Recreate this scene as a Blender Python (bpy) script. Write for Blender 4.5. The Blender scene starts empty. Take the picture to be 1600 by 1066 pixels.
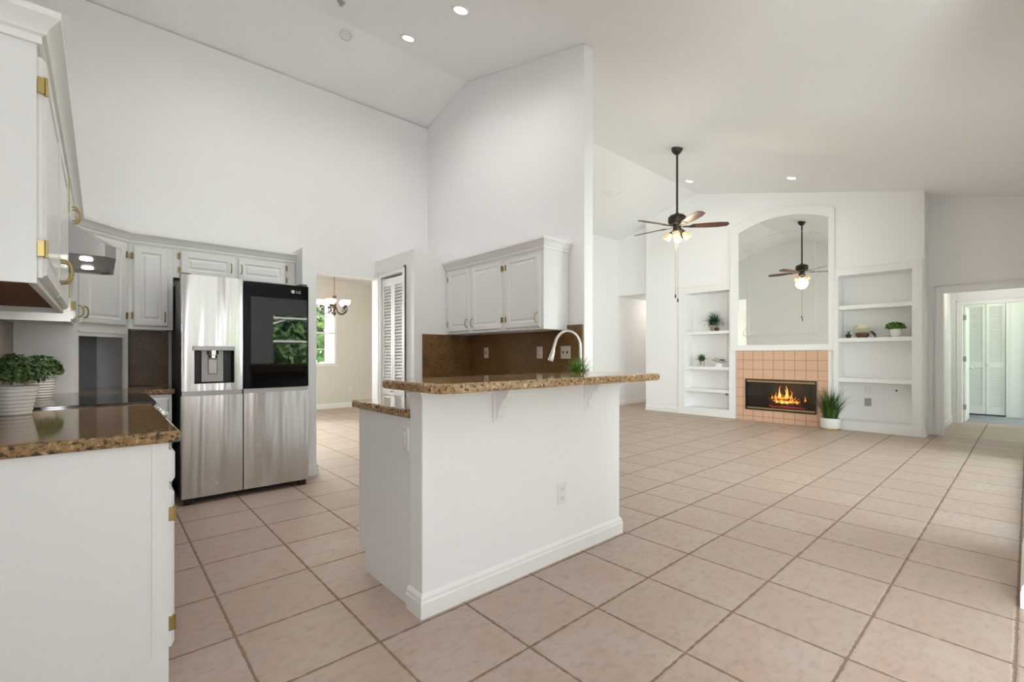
import bpy, math, random
from math import sin, cos, pi, radians as R
from mathutils import Vector, Matrix

random.seed(7)
sc = bpy.context.scene
COL = sc.collection

# ------------------------------------------------------------------ camera
EYE = 1.22
cam_d = bpy.data.cameras.new('camera')
cam = bpy.data.objects.new('camera', cam_d)
COL.objects.link(cam)
cam.location = (0, 0, EYE)
cam.rotation_euler = (R(90), 0, R(48.25 - 90))     # room axes: x along the bar, y towards the fridge wall
cam_d.sensor_fit = 'HORIZONTAL'
cam_d.sensor_width = 36
cam_d.lens = 36 * 721 / 1600
cam_d.shift_y = 22 / 1600
cam_d.clip_start = 0.02
sc.camera = cam

# ------------------------------------------------------------------ view, world, sun, large lights
sc.view_settings.view_transform = 'Standard'
sc.view_settings.look = 'None'
sc.view_settings.gamma = 1.0
sc.view_settings.use_curve_mapping = False
sc.view_settings.exposure = 0.14
sc.cycles.use_denoising = True
sc.cycles.max_bounces = 12
sc.cycles.diffuse_bounces = 7
sc.cycles.glossy_bounces = 6
sc.cycles.transparent_max_bounces = 16
sc.cycles.sample_clamp_indirect = 6

world = bpy.data.worlds.new('sky')
sc.world = world
world.use_nodes = True
bg = world.node_tree.nodes['Background']
bg.inputs[0].default_value = (0.86, 0.93, 1.0, 1)
bg.inputs[1].default_value = 3.6

sun_d = bpy.data.lights.new('sun', 'SUN')
sun_d.energy = 42
sun_d.angle = R(2)
sun_d.color = (1, .95, .86)
sun = bpy.data.objects.new('sun', sun_d)
COL.objects.link(sun)
sun['grp'] = 'sun'
sun.rotation_euler = (R(-26), R(10), 0)            # falls from the +y side over the roof onto the garden behind

def area(name, loc, rot, sx, sy, power, color=(1, 1, 1)):
    d = bpy.data.lights.new(name, 'AREA')
    d.shape = 'RECTANGLE'
    d.size, d.size_y = sx, sy
    d.energy = power
    d.color = color
    o = bpy.data.objects.new(name, d)
    COL.objects.link(o)
    o.location = loc
    o.rotation_euler = rot
    return o
def aim(o, d):
    o.rotation_euler = Vector(d).to_track_quat('-Z', 'Y').to_euler()
def soft(grp, o, d):
    o['grp'] = grp
    aim(o, d)
# added area lamps imitate light entering by the glass doors, nook and dining windows
soft('fill_living', area('window_fill', (6.1, -0.75, 1.15), (0, 0, 0), 3.8, 2.1, 172, (.90, .95, 1)), (.05, .95, .25))
soft('fill_left', area('window_fill', (-1.0, -1.4, 1.6), (0, 0, 0), 1.7, 1.3, 345, (.93, .95, 1)), (.8, .74, .26))
soft('fill_dining', area('window_fill', (1.6, 11.2, 1.7), (0, 0, 0), 1.6, 1.5, 500, (.93, .97, 1)), (0, -1, -.1))

# ------------------------------------------------------------------ materials
def mat(name, color=(.8, .8, .8), rough=.5, metal=0, spec=.5, **kw):
    m = bpy.data.materials.new(name)
    m.use_nodes = True
    p = m.node_tree.nodes['Principled BSDF']
    p.inputs['Base Color'].default_value = (*color, 1)
    p.inputs['Roughness'].default_value = rough
    p.inputs['Metallic'].default_value = metal
    p.inputs['Specular IOR Level'].default_value = spec
    if 'emit' in kw:
        p.inputs['Emission Color'].default_value = (*kw['emit'], 1)
        p.inputs['Emission Strength'].default_value = kw.get('power', 1)
    if 'coat' in kw:
        p.inputs['Coat Weight'].default_value = kw['coat']
        p.inputs['Coat Roughness'].default_value = .05
    if 'ior' in kw:
        p.inputs['IOR'].default_value = kw['ior']
    return m

def nodes(m):
    nt = m.node_tree
    return nt, nt.nodes, nt.links, nt.nodes['Principled BSDF']

def mixc(N, L, fac, a, b, blend='MIX'):
    n = N.new('ShaderNodeMix')
    n.data_type = 'RGBA'
    n.blend_type = blend
    for sock, v in ((n.inputs[0], fac), (n.inputs[6], a), (n.inputs[7], b)):
        if hasattr(v, 'is_linked'):
            L.new(v, sock)
        elif isinstance(v, (tuple, list)):
            sock.default_value = (*v, 1) if len(v) == 3 else v
        else:
            sock.default_value = v
    return n.outputs[2]

def ramp(N, L, src, stops):
    n = N.new('ShaderNodeValToRGB')
    e = n.color_ramp.elements
    while len(e) < len(stops):
        e.new(.5)
    for el, (p, c) in zip(e, stops):
        el.position = p
        el.color = (*c, 1) if len(c) == 3 else c
    L.new(src, n.inputs[0])
    return n.outputs[0]

def noise(N, L, vec, scale, detail=3, rough=.5):
    n = N.new('ShaderNodeTexNoise')
    n.inputs['Scale'].default_value = scale
    n.inputs['Detail'].default_value = detail
    n.inputs['Roughness'].default_value = rough
    if vec is not None:
        L.new(vec, n.inputs['Vector'])
    return n.outputs[0]

def bump(N, L, p, h, strength, dist=.01):
    b = N.new('ShaderNodeBump')
    b.inputs['Strength'].default_value = strength
    b.inputs['Distance'].default_value = dist
    L.new(h, b.inputs['Height'])
    L.new(b.outputs[0], p.inputs['Normal'])

def math_n(N, L, op, a, b=None):
    n = N.new('ShaderNodeMath')
    n.operation = op
    for s, v in zip(n.inputs, (a, b)):
        if v is None:
            continue
        if hasattr(v, 'is_linked'):
            L.new(v, s)
        else:
            s.default_value = v
    return n.outputs[0]

def painted(name, color, rough, scale=60, st=.08):
    m = mat(name, color, rough)
    nt, N, L, p = nodes(m)
    tc = N.new('ShaderNodeTexCoord')
    h = noise(N, L, tc.outputs['Object'], scale, 4, .6)
    bump(N, L, p, h, st, .004)
    return m

M = {}
M['wall'] = painted('white wall paint', (.87, .865, .865), .6, 90, .06)
M['ceil'] = painted('white ceiling texture', (.88, .875, .875), .75, 45, .18)
M['dining'] = painted('warm dining paint', (.72, .685, .63), .6, 90, .06)
M['trim'] = painted('white gloss trim', (.85, .845, .83), .32, 30, .02)
M['cab'] = painted('white cabinet enamel', (.82, .82, .812), .28, 25, .03)
M['shelfwhite'] = painted('white shelf paint', (.86, .855, .84), .4, 40, .03)
M['cabwood'] = painted('raw cabinet underside', (.17, .085, .045), .6, 20, .1)
M['greypanel'] = painted('grey laminate', (.30, .31, .33), .35, 30, .02)
M['brass'] = mat('brass', (.46, .36, .16), .3, 1)
M['antbrass'] = mat('aged brass', (.36, .27, .12), .35, 1)
M['nickel'] = mat('brushed nickel', (.66, .64, .60), .28, 1)
M['chrome'] = mat('chrome', (.8, .8, .8), .12, 1)
M['black'] = mat('black plastic', (.012, .012, .012), .4)
M['blackmetal'] = mat('black metal', (.015, .014, .013), .35)
M['bronze'] = mat('oiled bronze', (.035, .024, .018), .42, .4)
M['darkgrey'] = mat('dark grey side steel', (.08, .078, .075), .4, .3)
M['glossblack'] = mat('black glass', (.004, .004, .005), .05, 0, .12)
M['viewpane'] = mat('mirrored dark glass pane', (.004, .004, .005), .02, 0, .5, ior=1.5)
M['cookglass'] = mat('black ceramic glass', (.008, .008, .009), .06, 0, .5, ior=1.6)
M['ceramic'] = mat('white ceramic', (.82, .80, .77), .35)
M['plate'] = mat('almond outlet plate', (.66, .60, .52), .35)
M['whiteplate'] = mat('white outlet plate', (.80, .79, .77), .3)
M['greyplate'] = mat('grey metal plate', (.38, .37, .34), .4, .4)
M['slot'] = mat('outlet slot', (.03, .03, .03), .5)
M['soil'] = mat('potting soil', (.05, .03, .02), .9)
M['cork'] = painted('woven cork base', (.40, .25, .13), .8, 120, .4)
M['bladewood'] = painted('walnut fan blade', (.075, .030, .018), .4, 20, .05)
M['carpet'] = painted('grey carpet', (.28, .29, .31), .95, 300, .5)
M['terracotta'] = painted('brown clay', (.13, .055, .03), .6, 60, .1)
M['greypot'] = painted('taupe clay', (.34, .29, .25), .7, 60, .1)
M['petal'] = mat('cream petals', (.90, .86, .72), .55)
M['darkclay'] = mat('dark brown clay', (.04, .022, .016), .5)
M['feather'] = painted('grey and white feathers', (.42, .38, .35), .7, 70, .3)
M['char'] = painted('charred log', (.20, .115, .07), .9, 40, .8)
M['firebrick'] = painted('sooty firebox', (.05, .048, .046), .85, 30, .3)
M['lamp'] = mat('lit lamp lens', (1, 1, 1), .4, emit=(1, .97, .92), power=9)
M['hoodlamp'] = mat('lit hood lamp', (1, 1, 1), .4, emit=(1, .96, .9), power=7)
M['shade'] = mat('frosted amber glass', (.72, .56, .34), .4, emit=(1, .70, .34), power=.38)
M['bulb'] = mat('lit bulb', (1, 1, 1), .4, emit=(1, .86, .6), power=2.2)
M['chandshade'] = mat('frosted white glass', (.9, .86, .78), .4, emit=(1, .91, .74), power=.7)
M['flame'] = mat('flame', (1, .5, .1), .5, emit=(1, .30, .04), power=1.7)
M['flamecore'] = mat('flame core', (1, .8, .3), .5, emit=(1, .58, .15), power=3.2)
M['ember'] = mat('glowing ember', (.2, .03, .02), .8, emit=(1, .13, .08), power=.38)
M['lawn'] = painted('lawn', (.10, .22, .04), .9, 40, .3)
M['patio'] = painted('patio concrete', (.55, .53, .50), .8, 10, .1)
M['bark'] = painted('bark', (.10, .065, .04), .9, 30, .5)

def leafmat(name, a, b, scale=25):
    m = mat(name, a, .45)
    nt, N, L, p = nodes(m)
    tc = N.new('ShaderNodeTexCoord')
    f = noise(N, L, tc.outputs['Object'], scale, 2)
    c = ramp(N, L, f, [(.35, a), (.65, b)])
    L.new(c, p.inputs['Base Color'])
    return m
M['leafdark'] = leafmat('dark bushy leaves', (.02, .055, .016), (.14, .24, .07), 60)
M['leafgrass'] = leafmat('grass blades', (.02, .06, .012), (.08, .17, .03), 30)
M['leaflight'] = leafmat('fresh green leaves', (.05, .13, .015), (.16, .32, .05), 50)
M['leafteal'] = leafmat('deep green blades', (.012, .05, .02), (.03, .11, .045), 40)
M['hedge'] = leafmat('hedge leaves', (.05, .13, .04), (.22, .42, .12), 2)
M['treeleaf'] = leafmat('tree leaves', (.02, .055, .012), (.10, .17, .025), 3)
M['palm'] = leafmat('palm leaves', (.05, .14, .02), (.16, .34, .05), 3)

# floor tiles: real-world grid
def floor_mat():
    m = mat('blush stone tile', (.6, .45, .38), .32)
    nt, N, L, p = nodes(m)
    geo = N.new('ShaderNodeNewGeometry')
    sep = N.new('ShaderNodeSeparateXYZ')
    L.new(geo.outputs['Position'], sep.inputs[0])
    P = .4508
    wob = noise(N, L, geo.outputs['Position'], 28, 2)
    wob = math_n(N, L, 'MULTIPLY', math_n(N, L, 'SUBTRACT', wob, .5), .013)
    ds, cells = [], []
    for ax, off in ((0, -.0140), (1, .0361)):
        v = math_n(N, L, 'DIVIDE', math_n(N, L, 'SUBTRACT', sep.outputs[ax], off), P)
        cells.append(math_n(N, L, 'FLOOR', v))
        fr = math_n(N, L, 'FRACT', v)
        d = math_n(N, L, 'MINIMUM', fr, math_n(N, L, 'SUBTRACT', 1.0, fr))
        ds.append(math_n(N, L, 'MULTIPLY', d, P))
    dist = math_n(N, L, 'ADD', math_n(N, L, 'MINIMUM', ds[0], ds[1]), wob)
    mr = N.new('ShaderNodeMapRange')
    mr.inputs[1].default_value = .0042
    mr.inputs[2].default_value = .0075
    L.new(dist, mr.inputs[0])
    mask = mr.outputs[0]
    comb = N.new('ShaderNodeCombineXYZ')
    L.new(cells[0], comb.inputs[0])
    L.new(cells[1], comb.inputs[1])
    wn = N.new('ShaderNodeTexWhiteNoise')
    wn.noise_dimensions = '2D'
    L.new(comb.outputs[0], wn.inputs['Vector'])
    tone = ramp(N, L, wn.outputs[0], [(0, (.43, .345, .285)), (.5, (.47, .385, .325)), (1, (.50, .415, .365))])
    # cloudy mottling
    big = noise(N, L, geo.outputs['Position'], 4.5, 5, .6)
    tone = mixc(N, L, ramp(N, L, big, [(.40, (0, 0, 0)), (.62, (.85, .85, .85))]), tone, (.47, .345, .28))
    st = N.new('ShaderNodeMapping')
    st.inputs['Scale'].default_value = (15, 25, 15)
    L.new(geo.outputs['Position'], st.inputs[0])
    fine = noise(N, L, st.outputs[0], 1.0, 6, .65)
    tone = mixc(N, L, ramp(N, L, fine, [(.48, (0, 0, 0)), (.72, (.75, .75, .75))]), tone, (.33, .27, .225))
    grout = mixc(N, L, noise(N, L, geo.outputs['Position'], 8, 2), (.20, .13, .088), (.28, .20, .145))
    col = mixc(N, L, mask, grout, tone)
    L.new(col, p.inputs['Base Color'])
    L.new(ramp(N, L, mask, [(0, (.8, .8, .8)), (1, (.46, .46, .46))]), p.inputs['Roughness'])
    mr2 = N.new('ShaderNodeMapRange')
    mr2.inputs[1].default_value = .001
    mr2.inputs[2].default_value = .013
    L.new(dist, mr2.inputs[0])
    h = math_n(N, L, 'ADD', mr2.outputs[0], math_n(N, L, 'MULTIPLY', fine, .25))
    bump(N, L, p, h, .45, .006)
    return m
M['floor'] = floor_mat()

def granite(name, dark, mid, light, scale, rough, speck=.95, spec=.5):
    m = mat(name, mid, rough, 0, spec)
    nt, N, L, p = nodes(m)
    tc = N.new('ShaderNodeTexCoord')
    v = tc.outputs['Object']
    a = noise(N, L, v, scale, 6, .7)
    c = ramp(N, L, a, [(.34, dark), (.46, mid), (.56, mid), (.68, light)])
    b = noise(N, L, v, scale * 1.5, 3, .6)
    c = mixc(N, L, ramp(N, L, b, [(.55, (0, 0, 0)), (.61, (speck, speck, speck))]), c, (.022, .016, .012))
    d = noise(N, L, v, 5, 3, .6)
    c = mixc(N, L, ramp(N, L, d, [(.45, (0, 0, 0)), (.7, (.45, .45, .45))]), c, dark)
    L.new(c, p.inputs['Base Color'])
    return m
M['granite'] = granite('gold granite', (.15, .08, .03), (.42, .27, .13), (.80, .66, .44), 42, .08)
M['splash'] = granite('brown granite', (.085, .042, .015), (.20, .112, .045), (.31, .185, .08), 60, .22, .35, .22)
M['darkgranite'] = granite('dark gold granite', (.09, .045, .018), (.30, .18, .075), (.66, .48, .26), 42, .07)

def steel(name, base, rough):
    m = mat(name, base, rough, 1)
    nt, N, L, p = nodes(m)
    tc = N.new('ShaderNodeTexCoord')
    mp = N.new('ShaderNodeMapping')
    mp.inputs['Scale'].default_value = (5.5, 5.5, .35)
    L.new(tc.outputs['Object'], mp.inputs[0])
    w = noise(N, L, mp.outputs[0], 1.0, 2, .4)
    mp2 = N.new('ShaderNodeMapping')
    mp2.inputs['Scale'].default_value = (400, 400, 4)
    L.new(tc.outputs['Object'], mp2.inputs[0])
    g = noise(N, L, mp2.outputs[0], 1.0, 2, .5)
    h = math_n(N, L, 'ADD', math_n(N, L, 'MULTIPLY', w, 1.0), math_n(N, L, 'MULTIPLY', g, .004))
    bump(N, L, p, h, .8, .075)
    return m
M['steel'] = steel('stainless steel', (.64, .625, .60), .24)
M['hoodsteel'] = mat('hood stainless steel', (.42, .41, .40), .42, 1)

def peach_tiles():
    m = mat('peach ceramic tile', (.66, .42, .29), .22)
    nt, N, L, p = nodes(m)
    geo = N.new('ShaderNodeNewGeometry')
    sep = N.new('ShaderNodeSeparateXYZ')
    L.new(geo.outputs['Position'], sep.inputs[0])
    P = .1735
    d = []
    for ax, off in ((1, 2.24 + .145), (2, 1.30)):
        v = math_n(N, L, 'FRACT', math_n(N, L, 'DIVIDE', math_n(N, L, 'SUBTRACT', sep.outputs[ax], off - 20 * P), P))
        d.append(math_n(N, L, 'MULTIPLY', math_n(N, L, 'MINIMUM', v, math_n(N, L, 'SUBTRACT', 1.0, v)), P))
    dist = math_n(N, L, 'MINIMUM', d[0], d[1])
    mr = N.new('ShaderNodeMapRange')
    mr.inputs[1].default_value = .0028
    mr.inputs[2].default_value = .0045
    L.new(dist, mr.inputs[0])
    f = noise(N, L, geo.outputs['Position'], 7, 2)
    tone = mixc(N, L, f, (.64, .395, .265), (.69, .455, .325))
    L.new(mixc(N, L, mr.outputs[0], (.33, .12, .08), tone), p.inputs['Base Color'])
    L.new(ramp(N, L, mr.outputs[0], [(0, (.8, .8, .8)), (1, (.22, .22, .22))]), p.inputs['Roughness'])
    bump(N, L, p, mr.outputs[0], .5, .002)
    return m
M['peach'] = peach_tiles()

def glass_mat(name, tint, refl):
    m = bpy.data.materials.new(name)
    m.use_nodes = True
    nt = m.node_tree
    N, L = nt.nodes, nt.links
    N.clear()
    out = N.new('ShaderNodeOutputMaterial')
    tr = N.new('ShaderNodeBsdfTransparent')
    tr.inputs[0].default_value = (*tint, 1)
    gl = N.new('ShaderNodeBsdfGlossy')
    gl.inputs['Roughness'].default_value = .02
    fr = N.new('ShaderNodeFresnel')
    fr.inputs[0].default_value = refl
    mx = N.new('ShaderNodeMixShader')
    L.new(fr.outputs[0], mx.inputs[0])
    L.new(tr.outputs[0], mx.inputs[1])
    L.new(gl.outputs[0], mx.inputs[2])
    L.new(mx.outputs[0], out.inputs[0])
    return m
M['glass'] = glass_mat('window glass', (.96, .98, .97), 1.45)
M['fireglass'] = glass_mat('smoked fireplace glass', (.72, .70, .68), 1.45)
M['mirror'] = mat('mirror silver', (.80, .805, .79), .0, 1)
M['etched'] = mat('etched mirror band', (.74, .745, .73), .38, 1)

# ------------------------------------------------------------------ mesh helpers
class MB:
    def __init__(s):
        s.v, s.f = [], []
    def add(s, vs, fs, mtx=None):
        b = len(s.v)
        s.v += [tuple(mtx @ Vector(v)) if mtx else tuple(v) for v in vs]
        s.f += [tuple(b + i for i in f) for f in fs]
        return s
    def box(s, x0, y0, z0, x1, y1, z1, mtx=None):
        if x1 < x0: x0, x1 = x1, x0
        if y1 < y0: y0, y1 = y1, y0
        if z1 < z0: z0, z1 = z1, z0
        return s.add([(x0, y0, z0), (x1, y0, z0), (x1, y1, z0), (x0, y1, z0), (x0, y0, z1), (x1, y0, z1), (x1, y1, z1), (x0, y1, z1)],
                     [(0, 3, 2, 1), (4, 5, 6, 7), (0, 1, 5, 4), (1, 2, 6, 5), (2, 3, 7, 6), (3, 0, 4, 7)], mtx)
    def prism(s, poly, a0, a1, axis, mtx=None):
        def P(p, a):
            return {'x': (a, p[0], p[1]), 'y': (p[0], a, p[1]), 'z': (p[0], p[1], a)}[axis]
        n = len(poly)
        ar = sum(poly[i][0] * poly[(i + 1) % n][1] - poly[(i + 1) % n][0] * poly[i][1] for i in range(n))
        flip = (ar < 0) != (axis == 'y')
        vs = [P(p, a0) for p in poly] + [P(p, a1) for p in poly]
        fs = [tuple(range(n))[::-1], tuple(range(n, 2 * n))] + [(i, (i + 1) % n, n + (i + 1) % n, n + i) for i in range(n)]
        if a1 < a0: flip = not flip
        if flip: fs = [f[::-1] for f in fs]
        return s.add(vs, fs, mtx)
    def lathe(s, prof, seg=32, mtx=None, cap=True):
        n = len(prof)
        vs, fs = [], []
        for k in range(seg):
            a = 2 * pi * k / seg
            vs += [(r * cos(a), r * sin(a), z) for r, z in prof]
        for k in range(seg):
            k2 = (k + 1) % seg
            for i in range(n - 1):
                fs.append((k * n + i, k2 * n + i, k2 * n + i + 1, k * n + i + 1))
        if cap:
            if prof[0][0] > 1e-5: fs.append(tuple(k * n for k in range(seg))[::-1])
            if prof[-1][0] > 1e-5: fs.append(tuple(k * n + n - 1 for k in range(seg)))
        return s.add(vs, fs, mtx)
    def tube(s, pts, r, seg=10, mtx=None, radii=None, flat=1.0):
        pts = [Vector(p) for p in pts]
        n = len(pts)
        up = Vector((0, 0, 1))
        vs, fs = [], []
        prev = None
        for i, p in enumerate(pts):
            t = (pts[min(i + 1, n - 1)] - pts[max(i - 1, 0)]).normalized()
            if prev is None:
                a = up.cross(t) if abs(t.z) < .95 else Vector((1, 0, 0)).cross(t)
            else:
                a = prev - t * prev.dot(t)
            a.normalize()
            prev = a
            b = t.cross(a)
            rr = radii[i] if radii else r
            for k in range(seg):
                q = 2 * pi * k / seg
                vs.append(tuple(p + a * cos(q) * rr + b * sin(q) * rr * flat))
        for i in range(n - 1):
            for k in range(seg):
                k2 = (k + 1) % seg
                fs.append((i * seg + k, i * seg + k2, (i + 1) * seg + k2, (i + 1) * seg + k))
        fs += [tuple(range(seg))[::-1], tuple((n - 1) * seg + k for k in range(seg))]
        return s.add(vs, fs, mtx)
    def ball(s, c, r, seg=14, rings=9, sc_=(1, 1, 1), mtx=None):
        prof = [(max(0, r * sin(pi * i / rings)), -r * cos(pi * i / rings)) for i in range(rings + 1)]
        m = Matrix.Translation(c) @ Matrix.Diagonal((*sc_, 1))
        return s.lathe(prof, seg, (mtx @ m) if mtx else m, cap=False)
    def panel(s, x0, z0, x1, z1, prof, mtx=None):
        """nested rectangles (inset, y): the moulded face of a door, facing -y"""
        vs, fs = [], []
        for ins, y in prof:
            vs += [(x0 + ins, y, z0 + ins), (x1 - ins, y, z0 + ins), (x1 - ins, y, z1 - ins), (x0 + ins, y, z1 - ins)]
        for i in range(len(prof) - 1):
            for k in range(4):
                k2 = (k + 1) % 4
                fs.append((i * 4 + k, i * 4 + k2, (i + 1) * 4 + k2, (i + 1) * 4 + k))
        fs += [(3, 2, 1, 0), tuple(len(prof) * 4 - 4 + k for k in range(4))]
        return s.add(vs, fs, mtx)
    def sweep(s, path, prof, z=0, mtx=None):
        """profile (out, z) along a plan polyline, outward on its right-hand side"""
        n, m = len(path), len(prof)
        vs, fs = [], []
        def nrm(i):
            a, b = path[i], path[i + 1]
            d = math.hypot(b[0] - a[0], b[1] - a[1])
            return ((b[1] - a[1]) / d, -(b[0] - a[0]) / d)
        for i in range(n):
            n1 = nrm(max(i - 1, 0)); n2 = nrm(min(i, n - 2))
            k = 1 + n1[0] * n2[0] + n1[1] * n2[1]
            mx, my = (n1[0] + n2[0]) / k, (n1[1] + n2[1]) / k
            vs += [(path[i][0] + mx * o, path[i][1] + my * o, z + h) for o, h in prof]
        for i in range(n - 1):
            for j in range(m):
                j2 = (j + 1) % m
                fs.append((i * m + j, (i + 1) * m + j, (i + 1) * m + j2, i * m + j2))
        fs += [tuple(range(m)), tuple((n - 1) * m + j for j in range(m))[::-1]]
        return s.add(vs, fs, mtx)
    def build(s, name, m, parent=None, smooth=None, bevel=0, label=None):
        me = bpy.data.meshes.new(name)
        me.from_pydata(s.v, [], s.f)
        me.materials.append(M[m] if isinstance(m, str) else m)
        if smooth:
            me.polygons.foreach_set('use_smooth', [True] * len(me.polygons))
            me.set_sharp_from_angle(angle=R(smooth))
        me.update()
        o = bpy.data.objects.new(name, me)
        COL.objects.link(o)
        if parent: o.parent = parent
        if bevel:
            b = o.modifiers.new('soft edges', 'BEVEL')
            b.width = bevel
            b.segments = 2
            b.limit_method = 'ANGLE'
            b.angle_limit = R(40)
        if label: o['label'] = label
        return o

def thing(name, label, cat, loc=(0, 0, 0), rz=0, group=None):
    o = bpy.data.objects.new(name, None)
    o.empty_display_size = .05
    COL.objects.link(o)
    o.location = loc
    o.rotation_euler = (0, 0, rz)
    o['label'] = label
    o['category'] = cat
    if group: o['group'] = group
    return o
def tag(o, label, cat, group=None):
    o['label'] = label
    o['category'] = cat
    if group: o['group'] = group
    return o
def struct(o):
    o['kind'] = 'structure'
    return o
def dup(src, loc, rz=None, label=None, group=None):
    r = src.copy()
    COL.objects.link(r)
    r.location = loc
    if rz is not None: r.rotation_euler = (0, 0, rz)
    if label: r['label'] = label
    if group: r['group'] = group
    for ch in list(src.children):
        c = ch.copy()
        COL.objects.link(c)
        c.parent = r
        for g in list(ch.children):
            d = g.copy()
            COL.objects.link(d)
            d.parent = c
    return r

# ------------------------------------------------------------------ room shell
RIDGE_Y, RIDGE_Z, SLR, SLL = 4.5, 4.51, .248, .25
def ceil_z(y):
    return RIDGE_Z - (SLR * (RIDGE_Y - y) if y < RIDGE_Y else SLL * (y - RIDGE_Y))
def gable(y0, y1, zb):
    """yz polygon from zb up to the vault"""
    p = [(y0, zb), (y1, zb), (y1, ceil_z(y1))]
    if y0 < RIDGE_Y < y1: p.append((RIDGE_Y, RIDGE_Z))
    p.append((y0, ceil_z(y0)))
    return p

f = MB()
f.box(-.6, -2.7, -.06, 11.9, 10.8, 0)
struct(f.build('floor', 'floor'))
f = MB()
f.box(11.9, -1.6, -.06, 14.6, 2.6, .004)
struct(f.build('floor_bedroom', 'carpet'))
f = MB()
f.box(-12, -16, -.30, 16, -2.7, -.08)
struct(f.build('floor_lawn', 'lawn'))
f = MB()
f.box(4.3, -2.7, -.12, 10, -.1, -.02)
struct(f.build('floor_patio', 'patio'))

c_ = MB()
T = .12
y0, y1 = -2.7, 6.74
c_.prism([(y0, ceil_z(y0)), (RIDGE_Y, RIDGE_Z), (y1, ceil_z(y1)), (y1, ceil_z(y1) + T), (RIDGE_Y, RIDGE_Z + T), (y0, ceil_z(y0) + T)], -.6, 9.7, 'x')
struct(c_.build('ceiling', 'ceil'))
c_ = MB(); c_.box(-.6, 5.52, 2.93, 3.30, 6.74, 3.02); c_.box(-.6, 6.74, 2.93, 7.0, 10.8, 3.02)
struct(c_.build('ceiling_dining', 'ceil'))
c_ = MB(); c_.box(9.48, 5.6, 2.64, 13, 6.9, 2.74)
struct(c_.build('ceiling_hall', 'ceil'))
c_ = MB(); c_.box(9.62, -.6, 2.42, 11.62, 1.10, 2.5); c_.box(11.62, -1.6, 2.42, 14.6, 2.6, 2.5)
struct(c_.build('ceiling_bedroom', 'ceil'))

# left kitchen wall, with an unseen window added behind the camera for light
w = MB()
w.prism(gable(-.5, 5.52, 0), -.57, -.47, 'x')
w.prism(gable(-2.7, -2.3, 0), -.57, -.47, 'x')
w.box(-.57, -2.3, 0, -.47, -.5, .9)
w.prism([(-2.3, 2.3), (-.5, 2.3), (-.5, ceil_z(-.5)), (-2.3, ceil_z(-2.3))], -.57, -.47, 'x')
struct(w.build('wall_left', 'wall'))
# kitchen end wall with the passage to the dining room
w = MB()
KT = ceil_z(5.46)
w.box(-.57, 5.4, 0, 1.66, 5.52, KT)
w.box(1.66, 5.4, 2.155, 2.56, 5.52, KT)
w.box(2.56, 5.4, 0, 3.30, 5.52, KT)
struct(w.build('wall_kitchen', 'wall'))
w = MB(); w.box(1.505, 4.83, 0, 1.645, 5.4, 2.30)
struct(w.build('wall_fridge', 'wall', bevel=.006))
# partition behind the sink cabinets, free end towards the camera
w = MB()
w.prism(gable(2.70, 5.76, 0), 3.294, 3.42, 'x')
w.prism([(5.76, 2.93), (6.62, 2.93), (6.62, ceil_z(6.62)), (5.76, ceil_z(5.76))], 3.294, 3.42, 'x')
struct(w.build('wall_partition', 'wall', bevel=.006))
# pantry box
w = MB()
PX0, PY0, PZ = 2.545, 4.45, 2.375
w.box(PX0, PY0, 0, PX0 + .10, 4.69, PZ)
w.box(PX0, 4.69, 2.16, PX0 + .10, 5.235, PZ)
w.box(PX0, 5.235, 0, PX0 + .10, 5.4, PZ)
w.box(PX0 + .10, PY0, 0, 3.294, PY0 + .10, PZ)
w.box(PX0 + .10, PY0 + .10, PZ - .08, 3.294, 5.4, PZ)
struct(w.build('wall_pantry', 'wall'))
# living room: rear wall, hall beyond, fireplace wall, doorway wall
w = MB()
w.box(3.42, 6.62, 0, 9.36, 6.74, ceil_z(6.62))
w.box(9.36, 6.66, 0, 13, 6.78, 2.66)
w.box(3.30, 6.62, 0, 3.42, 6.74, ceil_z(6.62))
struct(w.build('wall_living', 'wall'))
w = MB()
w.prism([(5.58, 2.64), (6.78, 2.64), (6.78, ceil_z(6.78)), (5.58, ceil_z(5.58))], 9.36, 9.48, 'x')
struct(w.build('wall_header', 'wall'))
w = MB()
w.box(12.9, 5.6, 0, 13, 6.66, 2.64)
w.box(9.5, 5.58, 0, 13, 5.70, 2.64)
struct(w.build('wall_hall', 'dining'))

FX = 9.1
NL, NR, FB = (3.863, 4.782, .15, 2.49), (1.171, 2.097, .15, 2.52), (2.40, 3.56, .205, .774)
w = MB()
def fpiece(ya, yb, zb=0, zt=None):
    if zt is None:
        w.prism(gable(ya, yb, zb), FX, 9.45, 'x')
    else:
        w.box(FX, ya, zb, 9.45, yb, zt)
fpiece(NL[1], 5.70); fpiece(NL[0], NL[1], 0, NL[2]); fpiece(NL[0], NL[1], NL[3])
fpiece(FB[1], NL[0]); fpiece(FB[0], FB[1], 0, FB[2]); fpiece(FB[0], FB[1], FB[3])
fpiece(NR[1], FB[0]); fpiece(NR[0], NR[1], 0, NR[2]); fpiece(NR[0], NR[1], NR[3])
fpiece(1.03, NR[0])
w.prism(gable(1.03, 5.70, 0), 9.45, 9.62, 'x')
struct(w.build('wall_fireplace', 'wall'))
w = MB()
w.prism(gable(.86, 1.03, 0), 9.5, 9.62, 'x')
w.prism([(.03, 2.16), (.86, 2.16), (.86, ceil_z(.86)), (.03, ceil_z(.03))], 9.5, 9.62, 'x')
w.prism(gable(-.12, .03, 0), 9.5, 9.62, 'x')
struct(w.build('wall_doorway', 'wall'))
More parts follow.
